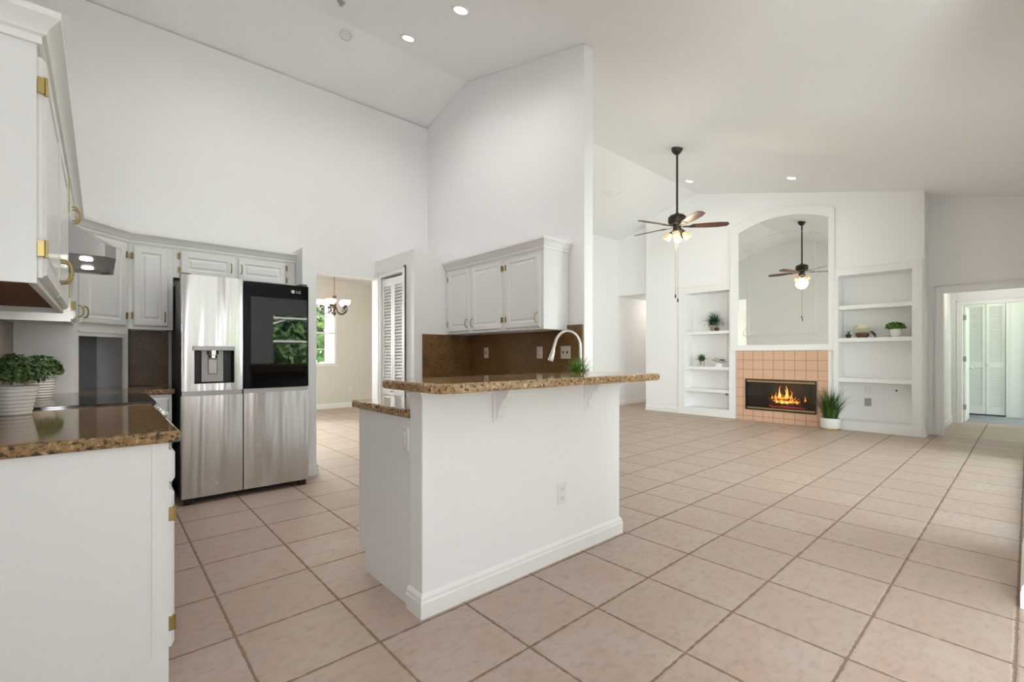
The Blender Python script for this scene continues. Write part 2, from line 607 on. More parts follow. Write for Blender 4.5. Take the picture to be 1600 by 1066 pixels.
# passage beyond the doorway, with a second framed opening into a carpeted room
w = MB()
w.box(9.62, .94, 0, 11.56, 1.06, 2.42)
w.box(9.62, -.55, 0, 11.56, -.43, 2.42)
w.box(11.56, .80, 0, 11.68, 2.5, 2.42)
w.box(11.56, .02, 2.12, 11.68, .80, 2.42)
w.box(11.56, -1.5, 0, 11.68, .02, 2.42)
struct(w.build('wall_passage', 'wall'))
w = MB()
w.box(13.25, .86, 0, 13.37, 2.5, 2.42)
w.box(13.25, .30, 2.31, 13.37, .86, 2.42)
w.box(13.25, -.0, 0, 13.37, .30, 2.42)
w.box(13.15, -1.5, 0, 13.37, -.0, 2.42)
w.box(11.68, 2.4, 0, 13.3, 2.5, 2.42)
w.box(13.9, .0, 0, 14.0, 1.2, 2.42); w.box(13.37, .90, 0, 13.9, 1.0, 2.42); w.box(13.37, .1, 0, 13.9, .2, 2.42)
struct(w.build('wall_bedroom', 'wall'))
# right wall: short free end near the camera, then glass doors
w = MB()
w.prism([(3.325, 0), (4.2, 0), (4.2, ceil_z(0)), (3.325, ceil_z(0))], -.11, .012, 'y')
w.prism([(4.2, 2.25), (8.0, 2.25), (8.0, ceil_z(0)), (4.2, ceil_z(0))], -.11, .012, 'y')
w.prism([(8.0, 0), (9.5, 0), (9.5, ceil_z(0)), (8.0, ceil_z(0))], -.11, .012, 'y')
struct(w.build('wall_right', 'wall', bevel=.005))
# breakfast nook behind the camera
w = MB()
TZ = ceil_z(-2.6)
w.box(-.57, -2.7, 0, .5, -2.6, TZ)
w.box(.5, -2.7, 0, 2.0, -2.6, TZ)
w.box(2.0, -2.7, 0, 2.94, -2.6, TZ)
w.box(2.94, -2.7, 2.2, 4.15, -2.6, TZ)
w.box(4.15, -2.7, 0, 4.3, -2.6, TZ)
w.prism(gable(-2.6, -.11, 0), 4.2, 4.3, 'x')
struct(w.build('wall_rear', 'wall'))
# dining room
w = MB()
w.box(-.6, 10.6, 0, .8, 10.72, 2.93); w.box(2.4, 10.6, 0, 3.05, 10.72, 2.93)
w.box(.8, 10.6, 0, 2.4, 10.72, .95); w.box(.8, 10.6, 2.45, 2.4, 10.72, 2.93)
w.box(3.05, 10.6, 0, 4.06, 10.72, .99); w.box(3.05, 10.6, 2.45, 4.06, 10.72, 2.93)
w.box(4.06, 10.6, 0, 7.0, 10.72, 2.93)
w.box(-.7, 5.52, 0, -.6, 10.72, 2.93)
w.box(6.9, 6.74, 0, 7.0, 10.6, 2.93)
struct(w.build('wall_dining', 'dining'))

# windows and glass doors
def window(n, x0, z0, x1, z1, y, nx, nz, depth=.10, sill=True, axis='y', face=1):
    fr = MB()
    t = .045
    g = MB()
    def B(mb, a0, b0, c0, a1, b1, c1):
        if axis == 'y': mb.box(a0, b0, c0, a1, b1, c1)
        else: mb.box(b0, a0, c0, b1, a1, c1)
    B(fr, x0, y, z0, x0 + t, y + depth, z1); B(fr, x1 - t, y, z0, x1, y + depth, z1)
    B(fr, x0 + t, y, z0, x1 - t, y + depth, z0 + t); B(fr, x0 + t, y, z1 - t, x1 - t, y + depth, z1)
    for i in range(1, nx):
        xm = x0 + (x1 - x0) * i / nx
        B(fr, xm - .012, y + .035, z0 + t, xm + .012, y + .06, z1 - t)
    for i in range(1, nz):
        zm = z0 + (z1 - z0) * i / nz
        k = .022 if (nz % 2 == 0 and i == nz // 2) else .011
        B(fr, x0 + t, y + .037, zm - k, x1 - t, y + .058, zm + k)
    o = struct(fr.build('window_%d' % n, 'trim'))
    B(g, x0 + t, y + .046, z0 + t, x1 - t, y + .050, z1 - t)
    g.build('window_glass', 'glass', o)
    if sill:
        s = MB()
        B(s, x0 - .05, y - .03 if face > 0 else y + depth, z0 - .03, x1 + .05, y + .0 if face > 0 else y + depth + .03, z0)
        s.build('window_sill', 'trim', o)
    return o
window(1, 3.05, .99, 4.06, 2.45, 10.61, 2, 4)
window(2, .8, .95, 2.4, 2.45, 10.61, 4, 4)
window(3, 4.2, .0, 8.0, 2.25, -.10, 4, 1, sill=False)
window(4, 2.94, .0, 4.15, 2.2, -2.69, 1, 1, sill=False)
window(5, -2.3, .9, -.5, 2.3, -.56, 2, 2, sill=False, axis='x')  # unseen nook window, added as an opening for light

# baseboards
BASE = [(0, 0), (.016, 0), (.016, .075), (.012, .085), (.012, .10), (.006, .112), (0, .118)]
def baseboard(name, path, prof=BASE):
    b = MB(); b.sweep(path, prof, 0)
    return struct(b.build(name, 'trim'))
baseboard('baseboard_partition', [(3.294, 2.70), (3.294, 2.70 - .0001), (3.42, 2.6999), (3.42, 5.76)])
baseboard('baseboard_fridge', [(1.505, 4.83), (1.645, 4.83), (1.645, 5.4)])
baseboard('baseboard_fireplace', [(9.1, 5.70), (9.1, 4.90)])
baseboard('baseboard_corner', [(9.1, 1.03), (9.5, 1.03), (9.5, .95)])
baseboard('baseboard_hall', [(4.0, 6.62), (9.36, 6.62), (9.36, 6.66), (12.9, 6.66)])
baseboard('baseboard_dining', [(-.6, 10.6), (6.9, 10.6)])
baseboard('baseboard_right', [(3.325, -.11), (3.325, .012)][::-1] and [(4.2, .012), (3.325, .012), (3.325, -.11)])
baseboard('baseboard_passage', [(9.66, .94), (11.56, .94)])

# door casings
def casing(n, pts_in, wdt, axis, a, t):
    """U-shaped flat casing: pts_in = (lo, hi, head); plane at a, thickness t outwards"""
    lo, hi, head = pts_in
    c = MB()
    for (u0, u1, z0, z1) in ((lo - wdt, lo, 0, head + wdt), (hi, hi + wdt, 0, head + wdt), (lo, hi, head, head + wdt)):
        if axis == 'x': c.box(a, u0, z0, a + t, u1, z1)
        else: c.box(u0, a, z0, u1, a + t, z1)
    for (u0, u1, z0, z1) in ((lo - wdt, lo - wdt + .018, 0, head + wdt), (hi + wdt - .018, hi + wdt, 0, head + wdt), (lo - wdt, hi + wdt, head + wdt - .018, head + wdt)):
        if axis == 'x': c.box(a + t * 1.5, u0, z0, a, u1, z1)
        else: c.box(u0, a + t * 1.5, z0, u1, a, z1)
    return struct(c.build('trim_%d' % n, 'trim'))
casing(1, (4.69, 5.235, 2.16), .062, 'x', PX0, -.014)
casing(2, (.03, .86, 2.16), .095, 'x', 9.5, -.016)
casing(3, (.02, .80, 2.12), .07, 'x', 11.56, -.015)
casing(4, (.30, .86, 2.31), .06, 'x', 13.25, -.012)

# louvred folding doors
def louvre_door(n, x, ya, yb, z0, z1, leaves, mid, t=.03):
    root = None
    wl = (yb - ya) / leaves
    for k in range(leaves):
        d = MB()
        a, b = ya + k * wl + .003, ya + (k + 1) * wl - .003
        st = .042
        d.box(x, a, z0, x + t, a + st, z1); d.box(x, b - st, z0, x + t, b, z1)
        for zz0, zz1 in ((z0, z0 + .14), (mid - .05, mid + .05), (z1 - .09, z1)):
            d.box(x, a + st, zz0, x + t, b - st, zz1)
        for s0, s1 in ((z0 + .14, mid - .05), (mid + .05, z1 - .09)):
            nsl = int((s1 - s0) / .037)
            for i in range(nsl):
                zc = s0 + (i + .5) * (s1 - s0) / nsl
                d.prism([(x + .002, zc - .016), (x + .007, zc - .019), (x + t - .002, zc + .016), (x + t - .007, zc + .019)], a + st, b - st, 'y')
        if root is None:
            root = struct(d.build('door_%d' % n, 'trim'))
        else:
            d.build('door_leaf', 'trim', root)
    kn = MB()
    kn.lathe([(.006, 0), (.006, .02), (.014, .026), (.016, .034), (.010, .042), (0, .044)], 14,
             Matrix.Translation((x, ya + wl - .022 if leaves > 1 else yb - .02, mid)) @ Matrix.Rotation(R(-90), 4, 'Y'))
    kn.build('door_knob', 'nickel', root, smooth=40)
    return root
louvre_door(1, PX0 + .012, 4.695, 5.23, .012, 2.13, 2, .80)
louvre_door(2, 13.28, .305, .855, .03, 2.29, 2, 1.02)
# open door of the carpeted room, folded back against the passage
d = MB()
d.box(11.70, .765, .01, 12.45, .80, 2.10)
od = struct(d.build('door_3', 'trim', bevel=.003))
for zc in (.28, 1.15, 1.9):
    h = MB(); h.box(11.675, .755, zc - .045, 11.70, .803, zc + .045); h.build('door_hinge', 'greyplate', od)
kn = MB(); kn.ball((12.38, .735, .98), .028); kn.build('door_knob', 'nickel', od, smooth=60)

# crown moulding over the left and rear wall cabinets
CT = 2.18
CROWN = [(0, -.01), (.012, -.01), (.012, .012), (.022, .018), (.030, .035), (.048, .055), (.056, .062), (.056, .082), (0, .082)]
cr = MB()
LX = -.145
cr.sweep([(-.47, 2.02), (LX, 2.02), (LX, 4.73), (.175, 5.05), (1.505, 5.05)], CROWN, CT)
struct(cr.build('trim_5', 'trim', smooth=30))

# ------------------------------------------------------------------ cabinets
DOORP = [(0, 0), (0, -.010), (.012, -.020), (.052, -.020), (.060, -.013), (.072, -.013), (.085, -.018)]
def door(root, x0, x1, z0, z1, hinge, pull, hz=None, pm='antbrass', mat_='cab'):
    """door on the y=0 face; hinge 'l'/'r'; pull 'b','t' or None"""
    d = MB(); d.panel(x0, z0, x1, z1, DOORP)
    o = d.build('door', mat_, root)
    hx = x0 if hinge == 'l' else x1
    s = -1 if hinge == 'l' else 1
    L_ = z1 - z0
    for zc in (z0 + min(.09, L_ * .22), z1 - min(.09, L_ * .22)):
        h = MB()
        h.box(hx + s * .001, -.016, zc - .024, hx + s * .016, -.001, zc + .024)
        h.tube([(hx + s * .004, -.019, zc - .028), (hx + s * .004, -.019, zc + .028)], .005, 8)
        h.build('hinge', pm, o)
    if pull:
        px = x1 - .028 if hinge == 'l' else x0 + .028
        zc = z0 + .085 if pull == 'b' else z1 - .085
        if pull == 'm': zc = (z0 + z1) / 2
        arch(o, px, zc, pm)
    return o
def arch(parent, px, zc, pm, half=.042, out=.034, y=-.020, name='handle'):
    a = MB()
    pts = [(px, y + .002, zc - half)] + [(px, y - out * sin(t) ** .6, zc - half * cos(t)) for t in [pi * k / 10 for k in range(1, 10)]] + [(px, y + .002, zc + half)]
    a.tube(pts, .0048, 8)
    a.build(name, pm, parent, smooth=60)

def carcass(root, w, d, z0, z1, recess=.025, m='cab', back=True):
    """box open underneath to a recessed raw bottom; front face at y=0"""
    b = MB()
    t = .02
    b.box(0, 0, z0, t, d, z1); b.box(w - t, 0, z0, w, d, z1)
    b.box(t, 0, z1 - t, w - t, d, z1)
    b.box(t, 0, z0, w - t, t, z1 - t)
    b.box(t, d - t, z0, w - t, d, z1 - t)
    o = b.build('body', m, root)
    u = MB(); u.box(t, t, z0 + recess, w - t, d - t, z0 + recess + .01)
    u.build('underside', 'cabwood', root)
    return o

UB = 1.44
# left run: +x facing, local x -> +y
c1 = thing('wall_cabinet', 'tall white wall cabinet nearest the camera, brass hinges, over the granite counter end', 'cabinet', (LX, 2.02, 0), R(90))
carcass(c1, 1.38, .32, UB, CT)
door(c1, .025, .685, UB + .02, CT - .035, 'l', None, pm='brass')
door(c1, .70, 1.355, UB + .02, CT - .035, 'r', None, pm='brass')
for o, px in zip([ch for ch in c1.children if ch.name.startswith('door')], (.655, .73)):
    arch(o, px, UB + .13, 'brass', .045, .036)
c2 = thing('wall_cabinet', 'short white cabinet above the steel range hood with two brass pulls', 'cabinet', (LX, 3.40, 0), R(90))
carcass(c2, .80, .32, 1.95, CT)
door(c2, .02, .393, 1.965, CT - .015, 'l', None, pm='brass')
door(c2, .407, .78, 1.965, CT - .015, 'r', None, pm='brass')
for o, px in zip([ch for ch in c2.children if ch.name.startswith('door')], (.365, .435)):
    arch(o, px, 2.055, 'brass', .042, .036)
c3 = thing('wall_cabinet', 'narrow white wall cabinet between range hood and corner cabinet', 'cabinet', (LX, 4.20, 0), R(90))
carcass(c3, .53, .32, UB, CT)
door(c3, .03, .50, UB + .02, CT - .035, 'l', 'b', pm='brass')

# corner cabinet with appliance niche
dg = math.hypot(.175 - LX, 5.05 - 4.73)
c4 = thing('corner_cabinet', 'white diagonal corner cabinet with open appliance niche down to the counter', 'cabinet', (LX, 4.73, 0), R(45))
CZ = .94
b = MB()
iv = Matrix.Rotation(R(-45), 4, 'Z') @ Matrix.Translation((-LX, -4.73, 0))
plan = [(LX, 4.73), (.175, 5.05), (.175, 5.395), (-.465, 5.395), (-.465, 4.73)]
lp = [tuple((iv @ Vector((p[0], p[1], 0)))[:2]) for p in plan]
b.prism(lp, UB - .02, CT, 'z')
b.build('body', 'cab', c4)
b = MB()
b.box(0, 0, CZ, .035, .018, UB - .02); b.box(dg - .035, 0, CZ, dg, .018, UB - .02)
b.box(.035, 0, UB - .075, dg - .035, .018, UB - .02)
b.box(.03, -.006, UB - .045, dg - .03, 0, UB - .03)
b.build('niche_frame', 'cab', c4)
b = MB()
b.prism([lp[4], lp[0], (lp[0][0] + .001, lp[0][1] + .012), (lp[4][0] + .012, lp[4][1] + .012)], CZ, UB - .02, 'z')
b.build('side_panel', 'cab', c4)
b = MB()
b.prism([lp[1], lp[2], (lp[2][0] - .012, lp[2][1]), (lp[1][0] - .012, lp[1][1] + .01)], CZ, UB - .02, 'z')
b.build('side_panel', 'greypanel', c4)
b = MB(); b.box(-.02, .30, CZ, dg + .02, .312, UB - .02); b.build('niche_back', 'greypanel', c4)
for px in (.10, .30):
    b = MB(); b.lathe([(.008, 0), (.008, .004), (0, .005)], 10, Matrix.Translation((px, .30, CZ + .20)) @ Matrix.Rotation(R(90), 4, 'X'))
    b.build('grommet', 'black', c4)
door(c4, .03, dg - .03, UB + .02, CT - .03, 'r', 'b', pm='antbrass')
# back run, facing -y
c5 = thing('wall_cabinet', 'white single-door wall cabinet left of the refrigerator', 'cabinet', (.176, 5.05, 0), 0)
carcass(c5, .305, .345, UB, CT)
door(c5, .03, .275, UB + .025, CT - .03, 'l', 'b', pm='antbrass')
c6 = thing('wall_cabinet', 'wide white two-door cabinet directly above the refrigerator', 'cabinet', (.482, 5.05, 0), 0)
carcass(c6, 1.02, .345, 1.91, CT)
door(c6, .05, .47, 1.93, CT - .03, 'l', 'm')
door(c6, .50, .93, 1.93, CT - .03, 'r', 'm')

# right wall cabinets: facing -x, local x -> -y
c7 = thing('wall_cabinet', 'white three-door wall cabinet above the brown granite backsplash', 'cabinet', (2.96, 4.445, 0), R(-90))
carcass(c7, 1.555, .325, 1.455, 2.19)
XE = 1.555
door(c7, .055, .46, 1.475, 2.16, 'l', 'b', pm='antbrass')
door(c7, .50, .985, 1.475, 2.16, 'r', 'b', pm='antbrass')
door(c7, 1.055, 1.52, 1.475, 2.16, 'l', 'b', pm='antbrass')
k = MB(); k.sweep([(0, 0), (XE, 0), (XE, .325)], CROWN, 2.19)
k.build('crown', 'trim', c7, smooth=30)

# ------------------------------------------------------------------ bases and counters
def drawer(root, x0, x1, z0, z1, m='cab'):
    d = MB(); d.panel(x0, z0, x1, z1, [(0, 0), (0, -.012), (.012, -.022)])
    return d.build('drawer', m, root)
b1 = thing('base_cabinet', 'white base cabinet with plain end panel at the lower left', 'cabinet', (.19, 2.13, 0), R(90))
b = MB()
b.box(0, 0, .10, 1.27, .635, .895)
b.box(0, .06, 0, 1.27, .635, .10)
b.box(0, 0, 0, .02, .635, .10)
b.box(-.004, .012, .0, 0, .05, .895); b.box(-.003, .05, 0, 0, .635, .11)
b.build('body', 'cab', b1)
for x0, x1, hs in ((.018, .62, 'l'), (.65, 1.24, 'r')):
    drawer(b1, x0, x1, .745, .865)
    door(b1, x0, x1, .125, .715, hs, None, pm='brass')
b2 = thing('base_cabinet', 'white base cabinet corner between range and refrigerator', 'cabinet', (.19, 4.75, 0), 0)
b = MB()
b.box(-.655, 0, .10, .255, .64, .895); b.box(-.655, .06, 0, .255, .64, .10)
b.box(-.655, -.545, .0, 0, 0, .895)
b.build('body', 'cab', b2)
drawer(b2, .03, .235, .745, .865); door(b2, .03, .235, .125, .715, 'l', None)

def slab(poly, z0, z1, m, name, label, bevel=.010):
    s = MB(); s.prism(poly, z0, z1, 'z')
    return tag(s.build(name, m, bevel=bevel), label, 'countertop')
slab([(-.47, 2.10), (.225, 2.10), (.225, 3.397), (-.47, 3.397)], .897, .94, 'darkgranite', 'countertop', 'polished brown granite countertop at the left with two potted plants nearby')
slab([(-.47, 4.203), (.225, 4.203), (.225, 4.72), (.465, 4.72), (.465, 5.395), (-.47, 5.395)], .897, .94, 'darkgranite', 'countertop', 'brown granite corner countertop between range and refrigerator')
s = MB(); s.box(.18, 5.378, .942, .478, 5.398, UB)
tag(s.build('backsplash', 'splash'), 'dark granite backsplash panel beside the refrigerator reflecting a window', 'backsplash')
s = MB(); s.box(-.468, 2.13, .942, -.452, 4.72, UB)
tag(s.build('backsplash', 'splash'), 'granite backsplash panel behind the white potted plants', 'backsplash')

# breakfast bar knee wall and cabinet
kb = thing('breakfast_bar', 'white half-wall breakfast bar with two curved corbels and baseboard', 'bar', (1.115, 1.875, 0), 0)
b = MB(); b.box(0, 0, 0, 1.55, .115, 1.052)
b.build('half_wall', 'wall', kb, bevel=.006)
b = MB(); b.sweep([(0, .125), (0, 0), (1.55, 0), (1.55, .115)], [(0, 0), (.016, 0), (.016, .070), (.012, .080), (.012, .092), (.005, .104), (0, .11)], 0)
b.build('baseboard', 'trim', kb)
b = MB(); b.sweep([(0, .115), (0, 0), (1.55, 0), (1.55, .115)], [(0, 0), (.003, 0), (.008, .018), (.022, .030), (.022, .040), (0, .040)], 1.012)
b.build('top_moulding', 'trim', kb)
def corbel(px):
    b = MB()
    b.box(px - .036, -.014, .865, px + .036, 0, 1.05)
    prof = [(x * .62, z) for x, z in [(0, 1.05), (-.185, 1.05), (-.185, 1.03), (-.170, 1.022), (-.160, 1.005), (-.142, .996), (-.118, .992), (-.100, .978), (-.092, .958), (-.074, .947), (-.058, .930), (-.050, .905), (-.036, .893), (-.030, .880), (0, .880)]]
    b.prism(prof, px - .022, px + .022, 'x')
    b.build('corbel', 'trim', kb, bevel=.002)
corbel(.455); corbel(1.20)
b3 = thing('base_cabinet', 'white sink base cabinet behind the breakfast bar with recessed toe kick', 'cabinet', (1.12, 1.99, 0), 0)
b = MB()
b.prism([(.0, 0), (.51, 0), (.51, .13), (.595, .13), (.595, .912), (0, .912)], 0, 1.49, 'x')
b.prism([(1.49, 0), (1.545, 0), (2.14, .73), (2.14, 2.45), (1.52, 2.45), (1.49, .60)], 0, .912, 'z')
b.build('body', 'cab', b3)
bc = MB()
bc.prism([(1.10, 1.992), (2.662, 1.992), (3.268, 2.715), (3.268, 4.447), (2.62, 4.447), (2.62, 2.65), (1.10, 2.65)], .914, .957, 'z')
tag(bc.build('countertop', 'granite', bevel=.010), 'lower gold granite sink countertop behind the breakfast bar', 'countertop')
# raised bar top with rounded left corners
def rounded(x0, y0, x1, y1, rl, rr=.02, n=7):
    out = []
    for cx, cy, a0, r in ((x0 + rl, y0 + rl, 180, rl), (x1 - rr, y0 + rr, 270, rr), (x1 - rr, y1 - rr, 0, rr), (x0 + .05, y1 - .05, 90, .05)):
        for k in range(n):
            a = R(a0 + 90 * k / (n - 1))
            out.append((cx + r * cos(a), cy + r * sin(a)))
    return out
slab(rounded(1.03, 1.60, 2.73, 2.145, .09), 1.056, 1.100, 'granite', 'bar_top', 'raised gold granite bar top on the white half wall', .012)
s = MB(); s.box(3.270, 2.71, .958, 3.292, 2.887, 1.50); s.box(3.270, 2.887, .958, 3.292, 4.428, 1.452)
s.box(2.645, 4.428, .958, 3.292, 4.448, 1.452)
tag(s.build('backsplash', 'splash'), 'tall brown granite backsplash under the three-door wall cabinet', 'backsplash')
# granite upstand end on the lower counter against the half wall
s = MB(); s.box(1.135, 1.992, .958, 2.62, 2.012, 1.05)
tag(s.build('backsplash', 'granite'), 'narrow granite upstand between lower counter and bar top', 'backsplash')

# faucet
fa = thing('faucet', 'brushed nickel gooseneck faucet with pull-down spray head', 'faucet', (2.94, 2.45, .957), R(135))
b = MB(); b.lathe([(.030, 0), (.030, .008), (.022, .016), (.020, .05), (.016, .055)], 20)
b.build('base', 'nickel', fa, smooth=40)
pts = [(0, 0, .05), (0, 0, .20), (0, 0, .33)] + [(.105 - .105 * cos(t), 0, .33 + .13 * sin(t)) for t in [pi * k / 14 for k in range(1, 13)]] + [(.222, 0, .31)]
b = MB(); b.tube(pts, .0125, 12)
b.build('spout', 'nickel', fa, smooth=50)
b = MB(); b.tube([(.220, 0, .315), (.226, 0, .285), (.240, 0, .235), (.246, 0, .215)], .016, 14, radii=[.014, .018, .023, .021])
hd = b.build('spray_head', 'nickel', fa, smooth=50)
b = MB(); b.tube([(.2465, 0, .2135), (.248, 0, .207)], .019, 14); b.build('spray_ring', 'black', hd)
b = MB(); b.tube([(0, .018, .03), (0, .05, .04), (-.01, .085, .075)], .006, 8); b.build('lever', 'nickel', fa, smooth=50)

# ------------------------------------------------------------------ refrigerator
fx0, fx1, fm, fy = .484, 1.470, .925, 4.52
fr = thing('refrigerator', 'tall stainless four-door refrigerator with black glass upper right door', 'refrigerator', (fx0, fy, 0), 0)
W_ = fx1 - fx0; mx = fm - fx0
b = MB(); b.box(.012, .085, .035, W_ - .012, .80, 1.845)
b.build('body', 'darkgrey', fr, bevel=.006)
def fdoor(name, x0, x1, z0, z1, m, hole=None):
    d = MB()
    bow = lambda x: -.010 * (1 - ((x - (x0 + x1) / 2) / ((x1 - x0) / 2)) ** 4)
    xs = [x0 + (x1 - x0) * k / 16 for k in range(17)]
    if hole:
        xs = sorted(set([x for x in xs if abs(x - hole[0]) > .012 and abs(x - hole[1]) > .012] + [hole[0], hole[1]]))
    zs = [z0, z1] if not hole else [z0, hole[2], hole[3], z1]
    n, mz = len(xs), len(zs)
    vs = [(x, bow(x) + .012, z) for z in zs for x in xs] + [(x, .085, z) for z in zs for x in xs]
    fs = []
    for j in range(mz - 1):
        for i in range(n - 1):
            xm = (xs[i] + xs[i + 1]) / 2
            if hole and hole[0] < xm < hole[1] and j == 1: continue
            fs.append((j * n + i, j * n + i + 1, (j + 1) * n + i + 1, (j + 1) * n + i))
    o_ = n * mz
    fs.append(tuple(o_ + k for k in ([i for i in range(n)] + [(mz - 1) * n + i for i in range(n)][::-1]))[::-1])
    for i in range(n - 1):
        fs.append((i, o_ + i, o_ + i + 1, i + 1)); q = (mz - 1) * n + i
        fs.append((q, q + 1, o_ + q + 1, o_ + q))
    for j in range(mz - 1):
        a, c = j * n, (j + 1) * n
        fs.append((a, c, o_ + c, o_ + a)); fs.append((a + n - 1, o_ + a + n - 1, o_ + c + n - 1, c + n - 1))
    d.add(vs, fs)
    return d.build(name, m, fr, smooth=25)
H0, H1, H2, H3, H4 = .055, .885, .925, .905, 1.875
dl = fdoor('lower_door', .004, mx - .004, H0, H1, 'steel')
dr = fdoor('lower_door', mx + .004, W_ - .002, H0, H1 + .005, 'steel')
hole = (.088, .372, .985, 1.262)
du = fdoor('upper_door', .004, mx - .004, H2, H4, 'steel', hole)
dk = fdoor('upper_door', mx + .004, W_ - .002, H2 + .005, H4 - .012, 'glossblack')
dk['label'] = 'black glass upper door'
g = MB(); g.prism([(mx + .055, 1.055), (W_ - .02, 1.075), (W_ - .02, 1.735), (mx + .055, 1.735)], -.0012, .0122, 'y'); g.build('view_pane', 'viewpane', dk, bevel=.0005)
for x0, x1 in ((.008, mx - .006), (mx + .006, W_ - .004)):
    g = MB(); g.box(x0, .03, H1, x1, .07, H2); g.build('grip_recess', 'hoodsteel', fr)
# dispenser
g = MB(); hx0, hx1, hz0, hz1 = hole
g.add([(hx0, 0.002, hz0), (hx1, 0.002, hz0), (hx1, 0.002, hz1), (hx0, 0.002, hz1), (hx0 + .012, .075, hz0 + .012), (hx1 - .012, .075, hz0 + .012), (hx1 - .012, .075, hz1), (hx0 + .012, .075, hz1)],
      [(0, 4, 7, 3), (1, 2, 6, 5), (0, 1, 5, 4), (3, 7, 6, 2), (4, 5, 6, 7)])
dp = g.build('dispenser', 'black', fr)
g = MB(); g.box(hx0 + .055, .045, hz0 + .012, hx1 - .075, .074, hz1 - .002); g.build('back_plate', 'greyplate', dp)
g = MB(); g.panel(hx0 + .098, hz0 + .075, hx1 - .118, hz0 + .205, [(0, .046), (0, .040), (.006, .036)]); g.build('paddle', 'hoodsteel', dp)
g = MB(); g.lathe([(.036, 0), (.036, .022), (.045, .028), (.045, .065)], 20, Matrix.Translation(((hx0 + hx1) / 2 - .01, .04, hz1 - .066))); g.build('nozzle', 'chrome', dp, smooth=40)
g = MB(); g.box(hx0 - .012, -.006, hz1 - .004, hx1 + .004, .02, hz1 + .032); g.build('control_bar', 'hoodsteel', dp, bevel=.003)
g = MB(); g.lathe([(.013, 0), (.013, .003), (.011, .004), (0, .004)], 20, Matrix.Translation((mx - .20, -.0005, .155)) @ Matrix.Rotation(R(90), 4, 'X')); g.build('badge', 'chrome', dl)
for px in (.05, W_ - .05):
    g = MB(); g.box(px - .03, .03, 0, px + .03, .09, .045); g.build('foot', 'black', fr)
for x0, x1 in ((.006, .07), (W_ - .07, W_ - .006)):
    g = MB(); g.box(x0, .03, H4 - .03, x1, .16, H4 + .012); g.build('hinge_cover', 'darkgrey', fr, bevel=.004)
# maker's mark on the black door
def text_mesh(txt, size, name, m, parent, loc, rot):
    cu = bpy.data.curves.new(name, 'FONT')
    cu.body = txt; cu.size = size; cu.extrude = .0006
    tmp = bpy.data.objects.new(name, cu)
    me = bpy.data.meshes.new_from_object(tmp)
    bpy.data.objects.remove(tmp)
    me.materials.append(M[m])
    o = bpy.data.objects.new(name, me); COL.objects.link(o)
    o.parent = parent; o.location = loc; o.rotation_euler = rot
    return o
text_mesh('LG', .034, 'lettering', 'hoodsteel', dk, (W_ - .115, .0022, 1.792), (R(90), 0, 0))
g = MB(); g.lathe([(.016, 0), (.016, .0012), (0, .0012)], 24, Matrix.Translation((W_ - .142, .003, 1.804)) @ Matrix.Rotation(R(90), 4, 'X')); g.build('emblem', 'hoodsteel', dk)

# ------------------------------------------------------------------ range and hood
rg = thing('range', 'slide-in range with black glass cooktop and chrome knobs', 'range', (.20, 3.405, 0), R(90))
b = MB(); b.box(0, 0, .02, .79, .64, .925); b.build('body', 'darkgrey', rg)
b = MB(); b.box(.0, -.045, .930, .79, .655, .950); b.box(.02, -.04, .926, .77, .65, .930); b.build('cooktop', 'cookglass', rg, bevel=.006)
b = MB(); b.prism([(0, .80), (-.062, .80), (-.066, .815), (-.04, .925), (0, .925)], .005, .785, 'x'); cp = b.build('control_panel', 'steel', rg, bevel=.004)
for k in range(5):
    g = MB()
    g.lathe([(.031, 0), (.031, .01), (.026, .014), (.024, .05), (.021, .054), (0, .054)], 20,
            Matrix.Translation((.07 + .163 * k, -.052, .868)) @ Matrix.Rotation(R(103), 4, 'X'))
    g.build('knob', 'chrome', rg, smooth=40)
b = MB(); b.panel(.01, .20, .78, .78, [(0, 0), (0, -.03), (.01, -.04)]); od = b.build('oven_door', 'steel', rg)
b = MB(); b.box(.12, -.043, .33, .67, -.040, .66); b.build('oven_window', 'cookglass', od)
b = MB(); b.tube([(.06, -.085, .735), (.73, -.085, .735)], .011, 12); b.box(.08, -.085, .728, .10, -.04, .742); b.box(.69, -.085, .728, .71, -.04, .742); b.build('oven_handle', 'steel', od, smooth=50)
b = MB(); b.panel(.01, .03, .78, .185, [(0, 0), (0, -.03), (.01, -.036)]); b.build('storage_drawer', 'steel', rg)

for k in (.30, .52):
    d = bpy.data.lights.new('hood_glow', 'SPOT'); d.energy = 7; d.spot_size = R(130); d.spot_blend = .6; d.color = (1, .96, .9); d.shadow_soft_size = .03
    o = bpy.data.objects.new('hood_glow', d); COL.objects.link(o); o.location = (LX + .085, 3.40 + k, 1.755)
hd = thing('range_hood', 'stainless under-cabinet range hood with two lit lamps', 'range hood', (LX, 3.40, 0), R(90))
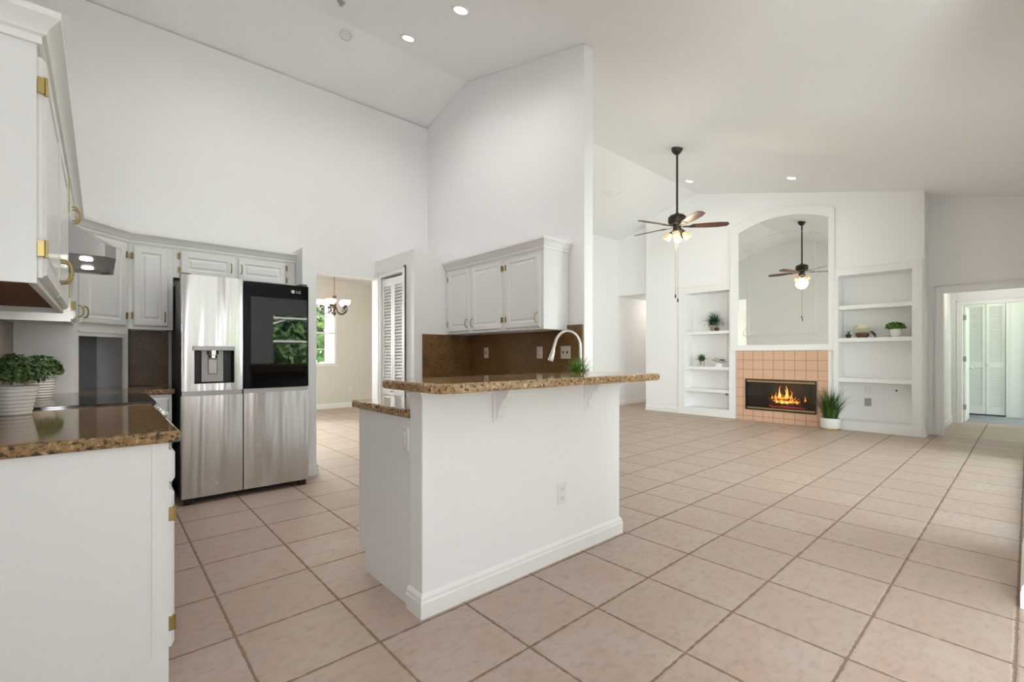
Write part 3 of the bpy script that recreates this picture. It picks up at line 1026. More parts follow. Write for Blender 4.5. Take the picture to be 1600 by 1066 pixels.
# local x along the range (0..0.8), local y: 0 at cabinet face, negative into the room
b = MB()
zb, fo = 1.765, -.212
zt = 1.945
def hp(o_):     # hood section at depth
    return o_
out_b = [(0, .31), (0, -.165), (.045, fo), (.755, fo), (.80, -.165), (.80, .31)]
mid = [(x, y, 1.835 + (0 if y > fo else -.006)) for x, y in out_b]
mid[0] = (0, .31, 1.945); mid[5] = (.80, .31, 1.945)
vs = [(x, y, zb) for x, y in out_b] + [(x, y, z) for x, y, z in mid] + [(0, 0.0, zt), (.80, 0.0, zt)]
fs = [(0, 1, 7, 12, 6), (5, 11, 13, 10, 4), (1, 2, 8, 7), (2, 3, 9, 8), (3, 4, 10, 9), (7, 8, 9, 10, 13, 12), (12, 13, 11, 6), (0, 6, 11, 5)]
b.add(vs, fs)
shell = b.build('canopy', 'hoodsteel', hd)
b = MB()
inner = [(.02, .29), (.02, -.15), (.055, fo + .02), (.745, fo + .02), (.78, -.15), (.78, .29)]
vs = [(x, y, zb) for x, y in out_b] + [(x, y, zb) for x, y in inner] + [(x, y, zb + .012) for x, y in inner]
fs = [(i, 6 + i, 6 + (i + 1) % 6, (i + 1) % 6) for i in range(6)] + [(6 + i, 12 + i, 12 + (i + 1) % 6, 6 + (i + 1) % 6) for i in range(6)] + [tuple(range(12, 18))]
b.add(vs, fs)
b.build('bottom_pan', 'hoodsteel', hd)
for k in range(2):
    x0 = .06 + k * .35
    b = MB()
    b.box(x0, .02, zb + .003, x0 + .33, .27, zb + .011)
    for j in range(9):
        b.box(x0 + .01, .03 + j * .026, zb, x0 + .32, .042 + j * .026, zb + .004)
    b.build('filter', 'greyplate', hd)
    b = MB(); b.lathe([(.036, 0), (.036, .003), (0, .003)], 20, Matrix.Translation((.22 + k * .36, -.085, zb + .004)) @ Matrix.Diagonal((1.25, .8, 1, 1)))
    b.build('hood_lamp', 'hoodlamp', hd)

# ------------------------------------------------------------------ outlets and switches
def plate(label, loc, rz, w, h, m, kind, cat='outlet', group=None):
    """kind: list of ('duplex'|'toggle'|'rocker'|'blank'|'jack', dx)"""
    t = thing('wall_outlet' if cat == 'outlet' else 'wall_switch', label, cat, loc, rz, group)
    b = MB(); b.panel(-w / 2, -h / 2, w / 2, h / 2, [(0, 0), (0, -.003), (.004, -.006)])
    b.build('cover_plate', m, t)
    for k, dx in kind:
        if k == 'duplex':
            for dz in (-.026, .026):
                s = MB(); s.box(dx - .016, -.009, dz - .014, dx + .016, -.006, dz + .014)
                o = s.build('socket', m, t, bevel=.003)
                q = MB()
                q.box(dx - .008, -.0095, dz - .002, dx - .006, -.009, dz + .008); q.box(dx + .006, -.0095, dz - .002, dx + .008, -.009, dz + .008)
                q.box(dx - .002, -.0095, dz - .010, dx + .002, -.009, dz - .006)
                q.build('slots', 'slot', o)
        elif k == 'toggle':
            s = MB(); s.box(dx - .006, -.008, -.013, dx + .006, -.006, .013); s.box(dx - .004, -.018, .0, dx + .004, -.008, .009)
            s.build('toggle', 'slot' if m == 'plate' else m, t)
        elif k == 'rocker':
            s = MB(); s.box(dx - .016, -.010, -.033, dx + .016, -.006, .033); s.build('rocker', m, t, bevel=.002)
        elif k == 'jack':
            s = MB(); s.box(dx - .012, -.009, -.012, dx + .012, -.006, .012); s.build('jack', 'slot', t)
    return t
RB = R(-90)
plate('small almond switch plate on the brown backsplash, left of the three', (3.270, 4.10, 1.245), RB, .075, .118, 'plate', [('toggle', 0)], 'switch')
plate('almond outlet on brown backsplash left of the faucet head', (3.270, 3.25, 1.245), RB, .078, .12, 'plate', [('duplex', 0)])
plate('double almond switch plate framed by the faucet arch', (3.270, 2.905, 1.245), RB, .12, .12, 'plate', [('toggle', -.025), ('toggle', .025)], 'switch')
plate('white duplex outlet on the front of the breakfast bar half wall', (2.073, 1.875, .387), 0, .078, .122, 'whiteplate', [('duplex', 0)])
plate('white switch plate on the end of the bar below the lower counter', (1.12, 2.045, .81), RB, .075, .118, 'whiteplate', [('rocker', 0)], 'switch')
plate('white outlet low on the far dining room wall', (4.372, 10.6, .425), 0, .08, .125, 'whiteplate', [('duplex', 0)])
plate('white outlet on the living room wall beyond the bar end', (6.87, 6.62, 1.24), 0, .08, .125, 'whiteplate', [('rocker', 0)], 'switch')

# ------------------------------------------------------------------ fireplace wall built-ins
def bookcase(label, niche, outer, shelves, th):
    ya, yb, z0, z1 = niche
    oa, ob, ot = outer
    t = thing('bookcase', label, 'bookcase', (FX, yb, 0), RB)      # local x -> -y, local y -> +x
    w = yb - ya
    b = MB(); b.box(0, .335, z0, w, .349, z1); b.build('back_panel', 'shelfwhite', t)
    b = MB()
    xl, xr = yb - ob, yb - oa
    b.box(xl, -.022, 0, 0, 0, ot); b.box(w, -.022, 0, xr, 0, ot)
    b.box(0, -.022, 0, w, 0, z0); b.box(0, -.022, z1, w, 0, ot)
    for (p, q, r_, s_) in ((xl, 0, xl + .014, ot), (xl, ot - .014, xr, ot), (xr - .014, 0, xr, ot)):
        b.box(p, -.030, q, r_, -.022, s_)
    b.build('frame', 'trim', t)
    for i, zc in enumerate(shelves):
        b = MB(); b.box(.002, .004, zc - th, w - .002, .333, zc); b.build('shelf', 'shelfwhite', t, bevel=.003)
    return t
bookcase('white built-in bookcase left of the fireplace, three narrow shelves', NL, (3.74, 4.90, 2.633), (1.70, .985, .535), .06)
bookcase('white built-in bookcase right of the fireplace, three wide shelves', NR, (1.05, 2.16, 2.645), (2.03, 1.50, .845), .065)
plate('grey metal outlet on the lower back of the right bookcase', (9.434, 1.767, .445), RB, .09, .13, 'greyplate', [('duplex', 0)])
plate('blank white cover plate above grey outlet in the right bookcase', (9.434, 1.767, .64), RB, .08, .12, 'whiteplate', [('blank', 0)], 'cover plate')
plate('tiny cable jack on the back of the right bookcase', (9.434, 1.40, .655), RB, .03, .03, 'whiteplate', [('jack', 0)])
plate('small plate under the bottom shelf of the left bookcase', (9.434, 4.06, .43), RB, .04, .06, 'greyplate', [('jack', 0)])

# mirror
mr = thing('wall_mirror', 'large arched etched mirror in a white frame above the fireplace', 'mirror', (FX, 0, 0), 0)
iy0, iy1, iz0 = 2.23, 3.69, 1.405
oy0, oy1 = 2.145, 3.83
def arc(ya, yb, zs, rise, n=24):
    c = (ya + yb) / 2; h = (yb - ya) / 2
    rad = (h * h + rise * rise) / (2 * rise)
    return [(ya + (yb - ya) * k / n, zs + math.sqrt(rad * rad - (ya + (yb - ya) * k / n - c) ** 2) - (rad - rise)) for k in range(n + 1)]
ia = arc(iy0, iy1, 3.53, .17)
oa = arc(oy0, oy1, 3.665, .20)
b = MB()
loop_i = [(iy0, iz0)] + ia + [(iy1, iz0)]
loop_o = [(oy0, 1.302)] + oa + [(oy1, 1.302)]
def ring(b, lo, li, x0, x1):
    n = len(lo)
    vs = [(x1, *p) for p in lo] + [(x1, *p) for p in li] + [(x0, *p) for p in lo] + [(x0, *p) for p in li]
    fs = []
    for i in range(n):
        j = (i + 1) % n
        fs += [(i, n + i, n + j, j), (2 * n + i, 2 * n + j, 3 * n + j, 3 * n + i), (i, j, 2 * n + j, 2 * n + i), (n + i, 3 * n + i, 3 * n + j, n + j)]
    b.add(vs, fs)
ring(b, loop_o, loop_i, -.0005, -.035)
li2 = [(oy0 + .014, 1.316)] + arc(oy0 + .014, oy1 - .014, 3.653, .197) + [(oy1 - .014, 1.316)]
ring(b, loop_o, li2, -.0354, -.043)
b.build('frame', 'trim', mr)
b = MB(); b.prism(loop_i, -.018, -.012, 'x'); gl = b.build('glass', 'mirror', mr)
# etched ribbon border with scrolls at the corners
b = MB()
def ribbon(pts, r=.004):
    b.tube([(-.0185, p[0], p[1]) for p in pts], r, 6, flat=1)
def etched_path(ins, wav):
    ya, yb, za = iy0 + ins, iy1 - ins, iz0 + ins * .95
    top = arc(ya, yb, 3.53 - ins - .04, .10, 40)
    pts = [(ya + wav * sin(9 * k / 30 * 2 * pi) * .5, za + (top[0][1] - za) * k / 30) for k in range(31)]
    pts += [(p[0], p[1] + wav * sin(6 * k / 40 * 2 * pi)) for k, p in enumerate(top)]
    pts += [(yb + wav * sin(9 * k / 30 * 2 * pi) * .5, top[-1][1] - (top[-1][1] - za) * k / 30) for k in range(31)]
    pts += [(yb - (yb - ya) * k / 30, za + wav * sin(7 * k / 30 * 2 * pi)) for k in range(31)]
    return pts
ribbon(etched_path(.19, .012))
for cy, cz, sy, sz in ((iy1 - .17, 3.28, -1, -1), (iy0 + .17, 3.28, 1, -1), (iy1 - .17, 1.60, -1, 1), (iy0 + .17, 1.60, 1, 1)):
    for ph in (0, 1, 2):
        pts = []
        for k in range(26):
            t = k / 25
            a = ph * 1.9 + t * 5.0
            rad = .11 * (1 - t * .8)
            pts.append((cy + sy * (.02 + .05 * ph + rad * cos(a) - .05), cz + sz * (.03 * ph + rad * sin(a))))
        ribbon(pts, .004)
b.build('etching', 'etched', gl, smooth=60)

# fireplace
fp = thing('fireplace', 'peach tiled gas fireplace with burning logs behind smoked glass', 'fireplace', (FX, 0, 0), 0)
b = MB()
ty0, ty1, tz1 = 2.24, 3.725, 1.30
x0, x1 = -.022, -.0005
b.box(x0, ty0, 0, x1, FB[0], tz1); b.box(x0, FB[1], 0, x1, ty1, tz1)
b.box(x0, FB[0], 0, x1, FB[1], FB[2]); b.box(x0, FB[0], FB[3], x1, FB[1], tz1)
b.build('tile_surround', 'peach', fp)
b = MB()
ya, yb, za, zb_ = FB
lo = [(ya, za), (yb, za), (yb, zb_), (ya, zb_)]
li = [(ya + .022, za + .02), (yb - .022, za + .02), (yb - .022, zb_ - .02), (ya + .022, zb_ - .02)]
ring(b, lo, li, .03, -.034)
b.build('black_frame', 'black', fp)
for z0, z1 in ((za + .022, za + .052), (zb_ - .055, zb_ - .022)):
    b = MB(); b.box(-.030, ya + .024, z0, -.005, yb - .024, z1); b.build('brass_strip', M['brass'], fp, bevel=.004)
b = MB(); b.box(-.002, ya + .024, za + .05, .002, yb - .024, zb_ - .05); b.build('glass_door', 'fireglass', fp)
b = MB()
d_ = .335
b.add([(.03, ya + .002, za + .002), (.03, yb - .002, za + .002), (.03, yb - .002, zb_ - .002), (.03, ya + .002, zb_ - .002), (d_, ya + .16, za + .002), (d_, yb - .16, za + .002), (d_, yb - .16, zb_ - .002), (d_, ya + .16, zb_ - .002)],
      [(4, 5, 6, 7), (0, 4, 7, 3), (1, 2, 6, 5), (0, 1, 5, 4), (3, 7, 6, 2)])
b.build('firebox', 'firebrick', fp)
for (yc, zc, xc, ln, r_, tilt, yaw) in ((2.92, .345, .15, .50, .036, .02, .1), (2.98, .36, .22, .46, .042, -.06, -.15), (2.86, .43, .17, .36, .032, .20, .4), (3.06, .42, .20, .34, .030, -.16, -.3)):
    b = MB()
    pts = []
    rr = []
    for k in range(10):
        t = k / 9 - .5
        pts.append((xc + t * ln * sin(yaw) + .006 * sin(k * 2), yc + t * ln * cos(yaw), zc + t * ln * tilt + .008 * sin(k * 1.7)))
        rr.append(r_ * (1 + .12 * sin(k * 2.3)))
    b.tube(pts, r_, 10, radii=rr)
    b.build('log', 'char', fp, smooth=60)
for k in range(14):
    b = MB(); b.ball((.13 + random.uniform(0, .1), 2.66 + k * .040, .268 + random.uniform(0, .02)), .028, 8, 6, (1, 1.3, .6)); b.build('ember', 'ember', fp)
b = MB()
for k in range(9):
    yy = 2.64 + k * .075
    b.tube([(.09, yy, za + .003), (.09, yy, .262), (.27, yy, .262)], .006, 6)
b.tube([(.10, 2.62, .256), (.10, 3.26, .256)], .008, 6)
b.build('grate', 'blackmetal', fp)
def flame(yc, zc, xc, h, w, m):
    b = MB()
    n = 8
    pts = [(xc + .01 * sin(i * 1.3 + yc * 9), yc + w * .5 * sin(i * .9 + yc * 20) * (i / n), zc + h * i / n) for i in range(n + 1)]
    rr = [w * (.35 + .65 * sin(pi * min(1, (i / n) * 1.5 + .25))) * (1 - (i / n) ** 1.6) + .0008 for i in range(n + 1)]
    b.tube(pts, w, 10, radii=rr, flat=.6)
    b.build('flame', m, fp, smooth=80)
for a in ((3.02, .43, .12, .24, .030, 'flame'), (2.90, .44, .13, .23, .032, 'flame'), (3.015, .43, .09, .17, .019, 'flamecore'), (2.905, .44, .10, .16, .019, 'flamecore'),
          (3.09, .42, .13, .13, .024, 'flame'), (2.83, .42, .13, .16, .024, 'flame'), (2.77, .39, .12, .09, .022, 'flame'), (2.71, .39, .12, .07, .020, 'flame'),
          (2.62, .40, .15, .10, .016, 'flame'), (3.15, .42, .14, .08, .018, 'flame'), (2.80, .37, .09, .07, .016, 'flamecore'), (3.06, .36, .09, .06, .018, 'flamecore'),
          (2.97, .35, .08, .07, .024, 'flamecore'), (2.89, .345, .08, .06, .022, 'flamecore'), (2.73, .36, .09, .05, .014, 'flamecore')):
    flame(*a)
for (ya, yb, zc, r0, m, sd) in ((2.68, 3.12, .385, .020, 'flame', 1), (2.78, 3.06, .375, .013, 'flamecore', 3), (2.84, 3.08, .44, .016, 'flame', 5)):
    rnd = random.Random(sd)
    b = MB()
    n = 22
    pts = [(.085 + rnd.uniform(-.008, .008), ya + (yb - ya) * k / n, zc + rnd.uniform(-.014, .02)) for k in range(n + 1)]
    b.tube(pts, r0, 8, radii=[r0 * rnd.uniform(.35, 1.1) * min(1, .2 + k / 3, .2 + (n - k) / 3) for k in range(n + 1)])
    b.build('flame', m, fp, smooth=80)
fl = bpy.data.lights.new('fire_glow', 'POINT'); fl.energy = 3.5; fl.color = (1, .5, .18); fl.shadow_soft_size = .08
flo = bpy.data.objects.new('fire_glow', fl); COL.objects.link(flo); flo.location = (FX + .09, 2.92, .58)

# ------------------------------------------------------------------ plants and ornaments
def blades(parent, z, n, length, spread, width, m, rnd, lean=.5, r0=.02, name='leaves', droop=1.0, xmax=9):
    b = MB()
    for i in range(n):
        a = rnd.uniform(0, 2 * pi)
        l = length * rnd.uniform(.6, 1.1)
        le = rnd.uniform(.05, 1) ** 1.1 * lean
        rr = rnd.uniform(0, r0)
        px, py, pz = rr * cos(a), rr * sin(a), z
        seg = 6
        ang = pi / 2 - le * .35
        vs = []
        for k in range(seg + 1):
            w = width * (1 - (k / seg) ** 1.8) * .5 + .0004
            sx, sy = -sin(a) * w, cos(a) * w
            vs += [(px - sx, py - sy, pz), (px + sx, py + sy, pz)]
            st = l / seg
            px += st * cos(ang) * cos(a) * spread; py += st * cos(ang) * sin(a) * spread; pz += st * sin(ang)
            px = min(px, xmax - .01 * (i % 5))
            ang -= le * .32 * droop
        fs = [(2 * k, 2 * k + 1, 2 * k + 3, 2 * k + 2) for k in range(seg)]
        b.add(vs, fs)
    return b.build(name, m, parent, smooth=60)
def bush(parent, z, r, h, n, size, m, rnd, name='leaves'):
    b = MB()
    for i in range(n):
        a = rnd.uniform(0, 2 * pi); u = rnd.uniform(-.35, 1)
        q = math.sqrt(max(0, 1 - u * u)); k = rnd.uniform(.55, 1.02)
        c = Vector((r * q * cos(a) * k, r * q * sin(a) * k, z + h * (.38 + .6 * u * k)))
        s = size * rnd.uniform(.7, 1.25)
        nn = Vector((q * cos(a) + rnd.uniform(-.7, .7), q * sin(a) + rnd.uniform(-.7, .7), u + rnd.uniform(-.2, .9))).normalized()
        t = nn.cross(Vector((rnd.uniform(-1, 1), rnd.uniform(-1, 1), rnd.uniform(-1, 1)))).normalized()
        w = nn.cross(t)
        b.add([c - t * s, c - w * s * .5 + nn * s * .12, c + t * s, c + w * s * .5 + nn * s * .12], [(0, 1, 2), (0, 2, 3)])
    return b.build(name, m, parent)

def ribbed_pot(r0, r1, h, ribs):
    prof = [(0, 0), (r0 - .004, 0), (r0, .004)]
    for k in range(ribs * 4 + 1):
        t = k / (ribs * 4)
        prof.append((r0 + (r1 - r0) * t + .0016 * cos(k * pi / 2), .006 + t * (h - .012)))
    prof += [(r1 + .002, h), (r1 - .006, h), (r1 - .010, h - .02), (0, h - .02)]
    return prof
def potted_bush(label, loc, seed, pr0, pr1, ph, br, bh, n, leaf):
    t = thing('potted_plant', label, 'plant', loc)
    b = MB(); b.lathe(ribbed_pot(pr0, pr1, ph, 7), 36); b.build('pot', 'ceramic', t, smooth=40)
    b = MB(); b.lathe([(0, ph - .016), (pr1 - .011, ph - .018)], 24, cap=False); b.build('soil', 'soil', t)
    bush(t, ph - .01, br, bh, n, leaf, 'leafdark', random.Random(seed))
potted_bush('bushy green plant in white ribbed pot on the near counter', (-.30, 3.17, .94), 3, .058, .082, .135, .108, .165, 1700, .0135)
potted_bush('bushy green plant in white ribbed pot behind the cooktop', (-.295, 4.33, .94), 5, .058, .080, .13, .108, .165, 1700, .0135)

t = thing('potted_grass', 'small tufted grass plant behind the bar top beside the faucet', 'plant', (2.74, 2.31, .957))
b = MB(); b.lathe([(0, 0), (.04, 0), (.05, .08), (.053, .085), (.045, .085), (0, .075)], 24); b.build('pot', 'ceramic', t, smooth=40)
blades(t, .07, 280, .19, 1.0, .008, 'leaflight', random.Random(2), 1.25, .04)

t = thing('potted_grass', 'tall grass plant in white pot with cork base by the fireplace', 'plant', (8.90, 2.16, 0))
b = MB(); b.lathe([(0, .03), (.125, .03), (.138, .05), (.142, .19), (.137, .195), (.130, .19), (.128, .16), (0, .16)], 36); b.build('pot', 'ceramic', t, smooth=40)
b = MB(); b.lathe([(0, 0), (.128, 0), (.131, .03), (.131, .034), (0, .034)], 36); b.build('cork_base', 'cork', t, smooth=40)
b = MB(); b.lathe([(0, .165), (.127, .165)], 24, cap=False); b.build('soil', 'soil', t)
blades(t, .165, 280, .54, .9, .012, 'leafgrass', random.Random(4), .85, .10, xmax=.165)

SBK = FX + .15
t = thing('potted_grass', 'spiky plant in taupe clay pot on the left bookcase, upper shelf', 'plant', (SBK, 4.24, 1.70))
b = MB(); b.lathe([(0, 0), (.062, 0), (.076, .11), (.080, .12), (.070, .12), (0, .10)], 28); b.build('pot', 'greypot', t, smooth=40)
blades(t, .10, 190, .33, 1.0, .016, 'leafteal', random.Random(8), 1.5, .05, xmax=.16)
t = thing('small_pot', 'little dark brown pot beside the spiky plant', 'pot', (SBK - .10, 4.13, 1.70))
b = MB(); b.lathe([(0, 0), (.032, 0), (.040, .045), (.044, .045), (.044, .062), (.036, .062), (.033, .05), (0, .05)], 24); b.build('body', 'darkclay', t, smooth=40)

t = thing('potted_plant', 'small leafy plant in shiny silver pot on the left bookcase', 'plant', (SBK, 4.49, .985))
b = MB(); b.lathe([(0, 0), (.052, 0), (.064, .105), (.066, .11), (.060, .11), (0, .10)], 28); b.build('pot', 'chrome', t, smooth=40)
blades(t, .10, 130, .17, 1.0, .022, 'leafgrass', random.Random(9), 1.2, .045, xmax=.16)
# bird figurine
t = thing('bird_figurine', 'grey and white bird ornament on the left bookcase shelf', 'figurine', (SBK, 4.13, .985), R(-90))
t.scale = (1.15, 1.15, 1.25)
b = MB(); b.lathe([(0, 0), (.075, 0), (.082, .02), (.07, .045), (.05, .06), (0, .066)], 18); b.build('base', 'ceramic', t, smooth=50)
b = MB(); b.tube([(-.10, 0, .105), (-.075, 0, .118), (-.03, 0, .105), (.02, 0, .088), (.06, 0, .085), (.105, 0, .085), (.14, 0, .07)], .03, 12, radii=[.012, .028, .026, .036, .030, .014, .004])
b.build('body', 'feather', t, smooth=60)
b = MB(); b.tube([(-.108, 0, .107), (-.135, 0, .113)], .006, 8, radii=[.008, .001]); b.build('beak', 'darkclay', t)
b = MB(); b.ball((.045, 0, .108), .03, 12, 8, (1.8, 1.2, .45)); b.build('wing', 'darkclay', t, smooth=60)
# right bookcase
t = thing('potted_plant', 'green leafy plant in round white pot on the right bookcase', 'plant', (SBK, 1.385, 1.50))
b = MB(); b.lathe([(0, 0), (.045, 0), (.064, .03), (.072, .08), (.070, .128), (.062, .128), (.060, .115), (0, .115)], 28); b.build('pot', 'ceramic', t, smooth=50)
bush(t, .115, .125, .12, 260, .030, 'leaflight', random.Random(12))
t = thing('flower_ornament', 'cream many-petalled flower in brown bowl on the right bookcase', 'ornament', (SBK - .02, 1.80, 1.50))
t.scale = (1.3, 1.3, 1.3)
b = MB(); b.lathe([(0, 0), (.05, 0), (.068, .03), (.070, .055), (.062, .055), (0, .045)], 24); b.build('bowl', 'terracotta', t, smooth=50)
b = MB()
rnd = random.Random(5)
for ringn, (el, l) in enumerate(((-.35, .115), (0, .12), (.35, .115), (.75, .10), (1.15, .075))):
    n = 24 - ringn * 3
    for k in range(n):
        a = 2 * pi * (k + .5 * (ringn % 2)) / n
        dv = Vector((cos(a) * cos(el), sin(a) * cos(el), sin(el)))
        sd = Vector((-sin(a), cos(a), 0)); up = sd.cross(dv) * -1
        c0 = Vector((0, 0, .095))
        b.add([c0 + dv * .02, c0 + dv * l * .6 - sd * .027, c0 + dv * l + up * .006, c0 + dv * l * .6 + sd * .027, c0 + dv * l * .6 - up * .006],
              [(0, 1, 4), (1, 2, 4), (4, 2, 3), (0, 4, 3)])
b.build('petals', 'petal', t)
b = MB(); b.ball((0, 0, .10), .03); b.build('flower_centre', 'petal', t, smooth=60)
b = MB(); b.tube([(0, -.075, .075), (0, -.10, .065), (0, -.125, .035), (0, -.13, .004)], .012, 8, radii=[.008, .014, .012, .006]); b.build('tendril', 'darkclay', t, smooth=60)
t = thing('small_pot', 'tiny dark pot with sprig beside the cream flower', 'pot', (SBK - .03, 1.985, 1.50))
b = MB(); b.lathe([(0, 0), (.030, 0), (.038, .045), (.042, .045), (.042, .06), (.034, .06), (0, .05)], 20); b.build('body', 'darkclay', t, smooth=40)
blades(t, .05, 12, .09, 1, .012, 'leafteal', random.Random(3), .6, .012, name='sprig')

# ------------------------------------------------------------------ ceiling fixtures
def on_vault(x, y):
    sl = SLR if y < RIDGE_Y else -SLL
    return Matrix.Translation((x, y, ceil_z(y))) @ Matrix.Rotation(math.atan(sl), 4, 'X')
def place(o, m):
    o.matrix_world = m
def recessed(label, x, y, power, r=.085):
    t = thing('recessed_light', label, 'ceiling light', group='recessed ceiling lights')
    place(t, on_vault(x, y))
    b = MB(); b.lathe([(r * .70, -.001), (r * .72, -.010), (r, -.007), (r + .004, -.001)], 32, cap=False); b.build('trim_ring', 'trim', t, smooth=50)
    b = MB(); b.lathe([(0, -.004), (r * .71, -.004)], 28, cap=False); b.build('lens', 'lamp', t)
    d = bpy.data.lights.new('lamp_glow', 'SPOT'); d.energy = power; d.spot_size = R(165); d.spot_blend = 1; d.color = (1, .98, .95); d.shadow_soft_size = .06
    lo = bpy.data.objects.new('lamp_glow', d); COL.objects.link(lo); lo.location = (x, y, ceil_z(y) - .06); lo['grp'] = 'canskit2' if x < 1 else 'canskit' if x < 5 else 'cansliv'
recessed('largest lit recessed light, top centre above the kitchen', 2.323, 3.267, 27, .082)
recessed('lit recessed light near the ridge, left of the largest one', 2.325, 4.18, 27, .078)
recessed('lit recessed light just right of the fan downrod', 8.10, 4.168, 12, .085)
recessed('lit recessed light above the arched mirror', 8.12, 2.488, 12, .085)
recessed('added unseen recessed light brightening the kitchen above the range', .75, 3.3, 22, .08)  # out-of-view can added to brighten kitchen walls and floor
recessed('added unseen recessed light brightening the kitchen in front of the refrigerator', .75, 4.2, 20, .08)  # second out-of-view can, likewise added for kitchen light
t = thing('smoke_detector', 'round white smoke detector on the kitchen slope', 'smoke detector')
place(t, on_vault(1.861, 4.62))
b = MB(); b.lathe([(.062, 0), (.064, -.012), (.058, -.022), (.050, -.024), (.048, -.020), (.032, -.022), (.030, -.028), (0, -.030)], 32); b.build('housing', 'whiteplate', t, smooth=30)
b = MB()
for k in range(10):
    a = 2 * pi * k / 10
    b.box(-.008, -.002, -.0245, .008, .002, -.020, Matrix.Rotation(a, 4, 'Z') @ Matrix.Translation((.053, 0, 0)) @ Matrix.Rotation(R(90), 4, 'Z'))
b.build('grille', 'greyplate', t)
t = thing('sprinkler_head', 'small dark ceiling fitting at the top edge of the picture', 'ceiling fitting')
place(t, on_vault(1.63, 4.15))
b = MB(); b.lathe([(.034, 0), (.034, -.008), (.022, -.014), (.014, -.03), (.018, -.034), (0, -.036)], 20); b.build('body', 'greyplate', t, smooth=40)
t = thing('ceiling_vent', 'white louvred air vent on the living room slope', 'vent')
place(t, on_vault(7.245, 5.27))
b = MB()
vw, vh = .20, .12
lo = [(-vw, -vh), (vw, -vh), (vw, vh), (-vw, vh)]; li = [(-vw + .025, -vh + .025), (vw - .025, -vh + .025), (vw - .025, vh - .025), (-vw + .025, vh - .025)]
vs = [(x, y, -.001) for x, y in lo] + [(x, y, -.014) for x, y in li] + [(x, y, -.001) for x, y in li]
b.add(vs, [(i, (i + 1) % 4, 4 + (i + 1) % 4, 4 + i) for i in range(4)] + [(4 + i, 4 + (i + 1) % 4, 8 + (i + 1) % 4, 8 + i) for i in range(4)])
b.build('frame', 'trim', t)
b = MB(); b.box(-vw + .02, -vh + .02, -.002, vw - .02, vh - .02, -.001); b.build('duct', 'greypanel', t)
b = MB()
for k in range(9):
    yy = -vh + .035 + k * .0215
    b.add([(-vw + .026, yy, -.003), (vw - .026, yy, -.003), (vw - .026, yy + .014, -.012), (-vw + .026, yy + .014, -.012)], [(0, 1, 2, 3)])
b.build('louvres', 'trim', t)

# ceiling fan
fc = (6.297, 3.428)
zc = ceil_z(fc[1])
fan = thing('ceiling_fan', 'dark bronze five-blade ceiling fan with lit glass shades', 'ceiling fan', (fc[0], fc[1], 0))
b = MB(); b.lathe([(.078, zc + .02), (.080, zc - .02), (.068, zc - .05), (.035, zc - .085), (.018, zc - .09), (0, zc - .09)], 28); b.build('canopy', 'bronze', fan, smooth=40)
b = MB(); b.lathe([(.015, zc - .08), (.015, 3.26)], 16); b.build('downrod', 'bronze', fan, smooth=50)
b = MB(); b.lathe([(0, 3.30), (.03, 3.295), (.035, 3.275), (.10, 3.262), (.125, 3.235), (.128, 3.17), (.11, 3.135), (.07, 3.125), (.055, 3.09), (.06, 3.06), (.045, 3.03), (0, 3.02)], 36)
b.build('motor', 'bronze', fan, smooth=40)
right_a = R(48.25 - 90)      # image-right direction
for k in range(5):
    a = right_a + R(-11) + k * 2 * pi / 5
    mtx = Matrix.Rotation(a, 4, 'Z') @ Matrix.Translation((0, 0, 3.10)) @ Matrix.Rotation(R(-13), 4, 'X')
    b = MB()
    outl = [(.19, -.040), (.24, -.052), (.42, -.068), (.58, -.070), (.68, -.060), (.715, -.010), (.69, .050), (.58, .068), (.42, .068), (.24, .052), (.19, .040)]
    b.prism(outl, -.004, .004, 'z', mtx)
    bl = b.build('blade', 'bladewood', fan, bevel=.002)
    b = MB(); b.prism([(.07, -.018), (.16, -.022), (.205, -.04), (.25, -.034), (.25, .034), (.205, .04), (.16, .022), (.07, .018)], -.010, -.004, 'z', mtx); b.build('blade_arm', 'bronze', bl)
for k in range(4):
    a = right_a + R(-24) + k * pi / 2
    m4 = Matrix.Rotation(a, 4, 'Z')
    b = MB(); b.tube([(.03, 0, 3.045), (.065, 0, 3.04), (.085, 0, 3.015)], .010, 8, m4)
    lk = b.build('light_arm', 'bronze', fan, smooth=50)
    ms = m4 @ Matrix.Translation((.085, 0, 3.015)) @ Matrix.Rotation(R(-38), 4, 'Y')
    b = MB(); b.lathe([(.014, .01), (.022, 0), (.024, -.02), (.02, -.022)], 16, ms); b.build('socket_cup', 'bronze', lk, smooth=50)
    b = MB(); b.lathe([(.022, -.012), (.036, -.03), (.050, -.062), (.054, -.095), (.050, -.118), (.044, -.118), (.046, -.095), (.040, -.062), (.02, -.03)], 20, ms, cap=False)
    b.build('lamp_shade', 'shade', lk, smooth=60)
    b = MB(); b.ball((0, 0, -.075), .028, 12, 8, (1, 1, 1.25), ms); b.build('bulb', 'bulb', lk, smooth=70)
for (dx, z1) in ((-.028, 2.10), (.006, 2.04)):
    v = Matrix.Rotation(right_a, 4, 'Z')
    b = MB(); b.tube([(dx, -.01, 3.03), (dx, -.01, z1)], .0022, 6, v); pc = b.build('pull_chain', 'antbrass', fan)
    b = MB(); b.lathe([(0, .03), (.008, .025), (.011, 0), (.009, -.025), (0, -.03)], 12, v @ Matrix.Translation((dx, -.01, z1 - .02))); b.build('pull_knob', 'bronze', pc, smooth=50)
fld = bpy.data.lights.new('fan_glow', 'POINT'); fld.energy = 20; fld.color = (1, .82, .55); fld.shadow_soft_size = .12
flo = bpy.data.objects.new('fan_glow', fld); COL.objects.link(flo); flo.location = (fc[0], fc[1], 2.84)

